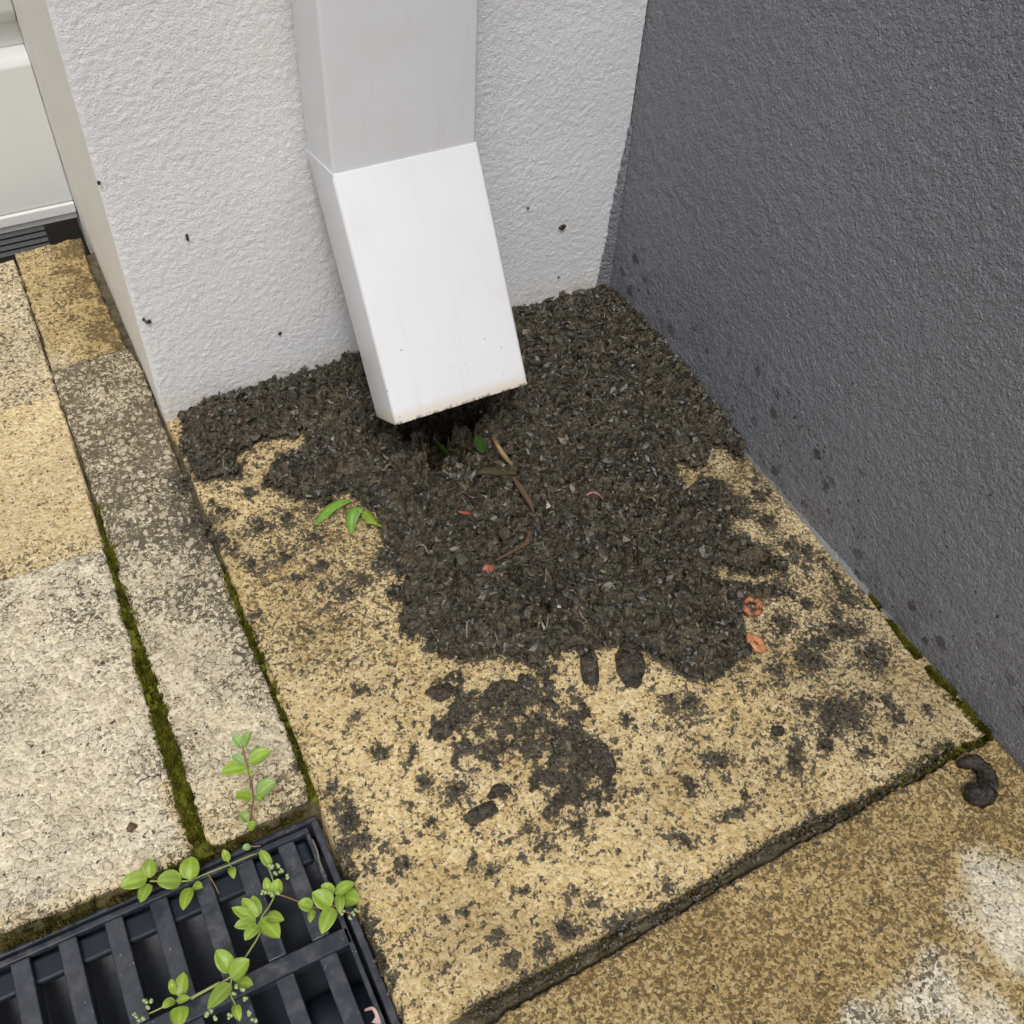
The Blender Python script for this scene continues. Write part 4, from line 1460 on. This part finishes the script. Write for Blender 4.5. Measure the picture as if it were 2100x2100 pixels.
def chip(cx, cy, s, pts, th, mat, name, label, cat='fragment'):
    P = cp(cx, cy, s, pts, dz=.0008)
    n = len(P)
    top = [p + np.array([0, 0, th]) for p in P]
    vs = P + top
    fs = [tuple(range(n, 2 * n)), tuple(range(n))[::-1]] + [(i, (i + 1) % n, n + (i + 1) % n, n + i) for i in range(n)]
    o = MB().add(vs, fs).build(name, mat, None, .0003, 1)
    return tag(o, label, cat)


chip(750, 800, 3.864, [(730, 960), (800, 968), (870, 970), (872, 1000), (800, 996), (740, 975)], .001, M_coral, 'plastic_fragment', 'coral red sliver on the heap near the hole')
chip(750, 800, 3.864, [(915, 1430), (950, 1390), (1020, 1395), (1025, 1430), (985, 1470), (920, 1485)], .0015, M_coral, 'plastic_fragment', 'coral red lump on the heap below the hooked stalk')
chip(750, 800, 3.864, [(1395, 895), (1435, 880), (1465, 925), (1430, 945), (1410, 930)], .001, M_white, 'stone_chip', 'small square white chip on the heap', 'chip')
chip(700, 700, 2.76, [(1520, 270), (1545, 255), (1570, 300), (1560, 318), (1535, 300)], .001, M_palechip, 'stone_chip', 'pale chip in the heap to the right of the spout', 'chip')
chip(850, 1200, 3.513, [(1025, 145), (1050, 140), (1055, 165), (1030, 168)], .001, M_white, 'stone_chip', 'tiny white chip beside the black pebble', 'chip')
chip(850, 1200, 3.513, [(900, 240), (915, 245), (945, 315), (930, 325)], .0008, M_white, 'stone_chip', 'thin pale splinter on the bare spot of the heap', 'chip')
o = tubepath(cp(750, 800, 3.864, [(1750, 835), (1790, 805, .001), (1840, 820, .001), (1880, 865)], dz=.0018), .0008, M_pink, 'plastic_fragment')
tag(o, 'thin curved pink sliver on the right of the heap', 'fragment')


def ring(cx, cy, R, r2, mat, label, tiltv, hsq=1.0):
    c = W(cx, cy, .003)
    me = bpy.data.meshes.new('orange_ring')
    M_, N_ = 26, 10
    V, Fq = [], []
    for i in range(M_):
        a = 2 * math.pi * i / M_
        rr = R * (1 + .025 * math.sin(3 * a + cx))
        for j in range(N_):
            b_2 = 2 * math.pi * j / N_
            q = r2 * (1 + .18 * math.sin(5 * a + j))
            V.append(((rr + q * math.cos(b_2)) * math.cos(a), (rr + q * math.cos(b_2)) * math.sin(a) * hsq, q * .75 * math.sin(b_2)))
            Fq.append((i * N_ + j, ((i + 1) % M_) * N_ + j, ((i + 1) % M_) * N_ + (j + 1) % N_, i * N_ + (j + 1) % N_))
    me.from_pydata(V, [], Fq)
    me.update()
    for p in me.polygons: p.use_smooth = True
    o = link('orange_ring', me, mat)
    o.location = c
    o.rotation_euler = tiltv
    return tag(o, label, 'ring', 'orange rings on the paving')


t = NT('coral_ring')
cc = t.mix(t.sstep(t.noise(330, 3), .44, .58), (.42, .16, .075), (.10, .05, .03))
M_ring1 = t.fin(cc, .45, t.bump(t.noise(300, 3), .0008))
t = NT('orange_ring_clean')
cc = t.mix(t.sstep(t.noise(250, 3), .52, .66), (.52, .23, .11), (.25, .11, .055))
M_ring2 = t.fin(cc, .42, t.bump(t.noise(300, 3), .0004))
ring(1541, 1243, .0058, .0025, M_ring1, 'muddy orange ring half sunk in the mud edge', (.15, .1, .2))
ring(1550, 1319, .0043, .0028, M_ring2, 'clean orange ring just below the muddy one', (.25, .35, .4), 1.15)


def lumpmesh(name, c, rx, ry, rz, mat, ang=0.0, amp=.25, col=(1, 1, 1), sub=3, seed=0):
    import bmesh
    bm = bmesh.new()
    bmesh.ops.create_icosphere(bm, subdivisions=sub, radius=1)
    rs_ = random.Random(seed)
    ph = [rs_.uniform(0, 6) for _ in range(9)]
    for v in bm.verts:
        x, y, z = v.co
        k = 1 + amp * (math.sin(3.1 * x + ph[0]) * math.sin(2.7 * y + ph[1]) + .6 * math.sin(6 * y + ph[2] + 3 * z) * math.sin(5 * x + ph[3]) + .35 * math.sin(11 * x + ph[4]) * math.sin(12 * y + ph[5]))
        v.co = Vector((x * rx * k, y * ry * k, z * rz * k))
    me = bpy.data.meshes.new(name)
    bm.to_mesh(me)
    bm.free()
    for p in me.polygons: p.use_smooth = True
    addcol(me, 'Col', np.tile(np.array(col, float), (len(me.vertices), 1)))
    o = link(name, me, mat)
    o.location = c
    o.rotation_euler = (0, 0, ang)
    return o


# curled roll of mud, lower right
o = tubepath(cp(1900, 1500, 9.66, [(650, 640), (790, 615), (960, 600), (1120, 700), (1205, 860), (1225, 1050), (1190, 1210), (1080, 1330), (950, 1290), (890, 1170), (950, 1090)], z=.0045), [.0022, .0042, .0046, .0046, .0050, .0056, .0060, .0062, .0058, .0056, .0040], M_soil, 'mud_curl', seg=16, lump=.42, col=(.42, .40, .50))
tag(o, 'hook shaped dark mud curl beside the lower joint', 'mud curl')
for i, (a, b, rx, ry, an, lab, rz, cl) in enumerate([
        (1262, 590, 60, 118, 0, 'flattened dark mud finger below the heap, left one', .0022, .9),
        (1555, 560, 84, 150, 0, 'thick dark mud finger below the heap, right one', .0034, .75),
        (205, 1035, 78, 52, 25, 'smooth dark wet mud lump at the left tip of the lower patch', .0024, .8),
        (190, 770, 80, 48, 20, 'dark mud lump at the upper left tip of the lower patch', .0020, .8),
        (1085, 1180, 48, 80, 0, 'smooth purplish pebble in the lower mud patch', .0024, 1.6),
        (1360, 1260, 64, 110, 15, 'dark mud lump at the right side of the lower patch', .0024, .8),
        (480, 1640, 110, 42, 30, 'long mud crumb below the lower patch, left', .0020, .8),
        (1040, 100, 66, 66, 0, 'shiny black pebble in the lower edge of the heap', .0032, .5),
        (600, 1480, 60, 30, 30, 'greenish black crumb at the end of the lower patch', .0016, .7)]):
    px, py = 850 + a / 3.513, 1200 + b / 3.513
    g_ = W(px, py, 0)
    ex = (W(px + 10, py) - g_) / 10
    base_ang = math.atan2(ex[1], ex[0]) + math.radians(an)
    z_ = sz(g_[0], g_[1]) if i == 7 else .0008
    o = lumpmesh('pebble' if i in (4, 7) else 'mud_lump', W(px, py, z_ + rz * .4), rx / 3.513 * .00038, ry / 3.513 * .00044, rz, M_soil, base_ang, .10 if i < 2 else .16, (cl * .8, cl * .76, cl * .8), 4, i)
    tag(o, lab, 'pebble' if i in (4, 7) else 'mud lump', None if i in (4, 7) else 'mud lumps on the yellow slab')
g_ = W(1596, 1498, 0)
o = lumpmesh('pebble', W(1596, 1499, .0014), .0040, .0036, .0022, M_soil, .3, .12, (.45, .5, .5), 3, 40)
tag(o, 'small black pebble alone on the yellow slab', 'pebble')
# brown snail-shell crumb on the pale slab
o = lumpmesh('snail_shell', W(269, 1697, .0018), .0032, .0026, .0018, M_brown, .6, .2, (1, 1, 1), 3, 41)
tag(o, 'tiny brown snail shell on the pale worn slab', 'snail shell')
# pink petal caught in the drain
o = ribbon([W(748, 2072, -.010), W(765, 2066, -.006), W(775, 2085, -.008), W(772, 2099, -.008)], [.0006, .0009, .0010, .0026], M_petal, 'fallen_petal', curl=.3)
tag(o, 'pale pink petal caught at the right edge of the drain', 'petal')

# specks on the pier
for i, (px, py, rx, rz_, lab) in enumerate([(1154, 466, .0030, .0026, 'largest dark speck on the white pier, right of the spout'), (384, 487, .0010, .0030, 'thin upright dark speck on the white pier, left of the pipe'),
                                           (304, 660, .0018, .0016, 'dark speck low on the left part of the pier'), (295, 655, .0010, .0014, 'faint speck just left of the low dark speck'),
                                           (574, 684, .0014, .0014, 'round dark speck on the pier close to the spout'), (203, 375, .0012, .0013, 'tiny dark speck on the left arris of the pier'),
                                           (1083, 427, .0010, .0008, 'tiny speck on the pier just right of the spout'), (1146, 568, .0008, .0008, 'tiny speck low on the pier near the grey corner')]):
    p = W(px, py, -.0018, 1)
    o = lumpmesh('mud_speck', p, rx, .0010, rz_, M_soil, 0, .3, (.5, .45, .4), 2, 60 + i)
    tag(o, lab, 'mud speck', 'mud specks on the white pier')
# splashes on the grey wall: uncountable little dots
V_, F_, C_ = [], [], []
pts = [(1400 + a / 2.76, 700 + b / 2.76, s_) for a, b, s_ in [(630, 430, 2.2), (580, 400, 1.2), (960, 240, 1.8), (550, 590, 1.5), (690, 530, 1.0), (1740, 870, 2.2), (1780, 1560, 2.6), (1550, 1840, 1.8), (640, 770, 1.3), (1480, 1080, 1.8),
                                                            (1050, 680, 1.0), (1355, 800, 1.0), (310, 300, 1.2), (420, 370, 1.0), (260, 320, 1.2), (1640, 90, 1.2), (340, 215, 1.2), (1370, 1680, 2.2), (1000, 1090, 1.2), (1160, 650, .9)]]
for _ in range(150):
    pts.append((random.uniform(1290, 1900), random.uniform(560, 1500), random.uniform(.3, .9)))
for px, py, s_ in pts:
    p = W(px, py, .3886, 0)
    if p[2] < .004 or p[2] > .16 or p[1] > -.01: continue
    if s_ < .95 and random.random() > math.exp(-p[2] / .05): continue
    n0 = len(V_)
    rr_ = s_ * .00062
    k = 7
    for j in range(k):
        a = 2 * math.pi * j / k
        q = rr_ * random.uniform(.7, 1.3)
        V_.append((p[0] + .0010, p[1] + q * .8 * math.cos(a), p[2] + q * 1.3 * math.sin(a)))
    V_.append((p[0] - rr_ * .5 - .0002, p[1], p[2]))
    F_ += [(n0 + (j + 1) % k, n0 + j, n0 + k) for j in range(k)]
o = MB().add(V_, F_).build('mud_splash', mat_c('dried_mud', (.045, .043, .045), .6), None, smooth=True)
tag(o, 'fine mud splashes dried on the foot of the grey wall', 'mud splash', kind='stuff')


# ------------------------------------------------------------------ weeds
def weed(name, label, root, stems, leaves, buds, group=None):
    e = empty(name, tuple(root))
    tag(e, label, 'weed', group)
    for pts, r_, m_ in stems:
        tubepath(pts, r_, m_, 'stem', e)
    for base, tip, wd, pale_, shade in leaves:
        leaf(base, tip, wd, M_leafp if pale_ else M_leaf, 'leaf', e, cup=random.uniform(.15, .4), lift=random.uniform(.0008, .0022), colr=shade)
    for p, s_ in buds:
        o = tubepath([p, p + np.array([s_ * .3, -s_ * .6, s_ * 1.3])], [s_ * .35, s_ * .6, s_ * .3], M_bud, 'flower_bud', e, seg=6, col=(1, 1, 1))
    return e


def L(x0, y0, s, rows, zb, zt, pale_=False):
    out = []
    for a, b, c, d, wd in rows:
        z1 = zb + random.uniform(-.001, .001)
        z2 = zt + random.uniform(-.002, .002)
        p = W(x0 + a / s, y0 + b / s, z1)
        q = W(x0 + c / s, y0 + d / s, z2)
        sh = random.uniform(.82, 1.12)
        out.append((p, q, wd / s * .00030 * random.uniform(.70, 1.10), pale_, (sh, sh, sh * random.uniform(.8, 1.2))))
    return out


def B(x0, y0, s, pts, z, size=.0018):
    out = []
    for a, b in pts:
        for k in range(3):
            out.append((W(x0 + (a + random.uniform(-16, 16)) / s, y0 + (b + random.uniform(-16, 16)) / s, z + random.uniform(-.001, .002)), size * random.uniform(.7, 1.1)))
    return out


def S(x0, y0, s, pts):
    return [W(x0 + p[0] / s, y0 + p[1] / s, p[2]) for p in pts]


A_ = (400, 1600, 3.864)
Bc = (0, 1600, 3.864)
Uc = (250, 1450, 3.864)
M_stemb = mat_c('reddish_stem', (.28, .14, .08), .5)
M_stemg = mat_c('green_stem', (.32, .36, .12), .5)
root = S(*A_, [(490, 560, -.004)])[0]
# upright seedling rising over the narrow strip
st_ = S(*Uc, [(1005, 960, .000), (1025, 850, .010), (1045, 720, .022), (1030, 620, .030), (1005, 520, .038), (975, 400, .043), (955, 300, .047)])
weed('weed', 'tall seedling standing over the corner of the narrow slab', st_[0], [(st_, .00055, M_stemb)],
     L(*Uc, [(1010, 975, 1060, 905, 90)], .003, .006) + L(*Uc, [(1005, 905, 935, 840, 90)], .005, .008, True) + L(*Uc, [(1030, 718, 900, 695, 110)], .022, .024) + L(*Uc, [(1060, 715, 1115, 745, 56)], .022, .022) +
     L(*Uc, [(1075, 700, 1220, 590, 135)], .022, .026, True) + L(*Uc, [(985, 480, 785, 520, 130)], .038, .036) + L(*Uc, [(975, 450, 870, 385, 90)], .040, .044, True) + L(*Uc, [(1010, 440, 1180, 345, 125)], .040, .042) +
     L(*Uc, [(1005, 555, 1000, 465, 66)], .036, .040) + L(*Uc, [(960, 330, 880, 220, 70), (965, 320, 1020, 190, 60), (950, 300, 900, 280, 50)], .046, .050, True),
     B(*Uc, [(930, 300), (960, 250), (985, 340)], .046, .0014))
# runner to the left
s1 = S(*A_, [(490, 580, -.004), (380, 620, -.003), (285, 665, -.002), (180, 705, -.001), (90, 740, 0), (-10, 785, .002)])
s2 = S(*Bc, [(1540, 785, .002), (1500, 800, .004), (1440, 800, .005), (1300, 800, .006), (1190, 800, .006)])
weed('weed', 'weed runner along the back of the drain, two leaf rosettes at its left end', root, [(s1, .00045, M_stemg), (s2, .00055, M_stemg), (S(*A_, [(230, 580, .003), (265, 650, -.001), (292, 690, -.001), (300, 740, .001)]), .0003, M_stemg),
                                                                                                     (S(*A_, [(95, 735, 0), (140, 800, -.003), (175, 865, -.004), (190, 900, -.006)]), .0003, M_straw)],
     L(*Bc, [(1185, 775, 1190, 625, 120), (1165, 780, 955, 845, 165), (1180, 820, 1115, 970, 120), (1440, 800, 1240, 800, 160), (1505, 790, 1515, 605, 135), (1510, 850, 1450, 1030, 130), (1530, 835, 1605, 850, 75)], .006, .010) +
     L(*A_, [(265, 645, 225, 550, 75), (290, 690, 308, 780, 60)], .001, .004), [])
# central sprawling weed
s3 = S(*A_, [(500, 570, -.002), (560, 640, .004), (610, 760, .006), (640, 900, .005), (590, 1000, .006), (515, 1095, .008), (520, 1210, .006), (460, 1310, .006), (400, 1400, .006), (290, 1560, .007), (140, 1640, .006), (0, 1715, .006), (-30, 1735, .006)])
weed('weed', 'sprawling weed over the middle of the drain with seed heads', root, [(s3, .0005, M_stemg), (S(*A_, [(430, 520, .001), (490, 530, 0), (520, 520, 0)]), .0004, M_stemb), (S(*A_, [(290, 1560, .007), (275, 1700, .006), (330, 1790, .005), (340, 1900, .005)]), .0004, M_stemg)],
     L(*A_, [(500, 1080, 455, 915, 110), (490, 1085, 375, 935, 105), (480, 1110, 290, 1010, 95), (485, 1130, 310, 1160, 100), (505, 1150, 395, 1270, 115), (560, 1080, 705, 1110, 100), (525, 1095, 670, 1250, 150)], .009, .013) +
     L(*A_, [(600, 690, 515, 555, 95), (590, 910, 560, 770, 90), (640, 910, 660, 780, 90)], .007, .010) +
     L(*A_, [(290, 1520, 170, 1345, 130), (285, 1570, 430, 1420, 150), (285, 1610, 100, 1810, 150), (330, 1600, 460, 1620, 80), (320, 1780, 355, 1910, 80)], .008, .011) + L(*A_, [(440, 535, 375, 540, 60)], .001, .002, True),
     B(*A_, [(600, 690), (640, 680), (680, 720), (730, 770), (640, 740), (540, 885), (590, 905), (660, 890), (330, 1640), (310, 1690), (370, 1650), (120, 1830), (90, 1860), (150, 1885), (270, 1870), (430, 1850), (465, 1890), (400, 1740)], .010, .0020))
# right rosette
s4 = S(*A_, [(660, 905, .004), (740, 930, .003), (815, 960, .004), (935, 1015, .006), (1020, 1000, .008), (1095, 985, .009), (1180, 1040, .009), (1250, 1060, .010)])
weed('weed', 'leafy weed at the right end of the drain against the yellow slab', s4[0], [(s4, .00045, M_stemb)],
     L(*A_, [(1080, 1000, 930, 890, 125), (1100, 900, 1000, 830, 85), (1110, 905, 1265, 815, 110), (1150, 900, 1150, 1060, 75), (1180, 930, 1305, 960, 120), (1095, 1010, 1005, 1220, 140), (930, 1010, 815, 975, 100), (935, 1025, 910, 1130, 60)], .009, .012),
     B(*A_, [(1240, 1060), (1280, 1040), (1160, 1050), (1220, 1085)], .010, .0018))
s5 = S(*Bc, [(1739, 1600, .006), (1620, 1665, .006), (1500, 1730, .006), (1400, 1740, .007), (1290, 1800, .004), (1180, 1850, .003)])
weed('weed', 'weed shoot with four leaves at the bottom edge over the drain', s5[2], [(s5, .00045, M_stemg)],
     L(*Bc, [(1430, 1720, 1455, 1520, 125), (1385, 1700, 1355, 1575, 50), (1400, 1750, 1505, 1725, 75), (1390, 1745, 1285, 1805, 70), (1430, 1790, 1420, 1960, 135)], .008, .012),
     B(*Bc, [(1150, 1755), (1190, 1740), (1180, 1800), (1060, 1860), (1100, 1895), (1140, 1880)], .006, .0018))
# small tuft caught in the slot by the end rail
o = tubepath(S(*A_, [(930, 470, -.004), (970, 560, -.003), (985, 650, -.006), (1040, 780, -.010)]), .0005, M_twig, 'root_thread')
tag(o, 'pale root thread hanging in the slot by the drain end rail', 'root')
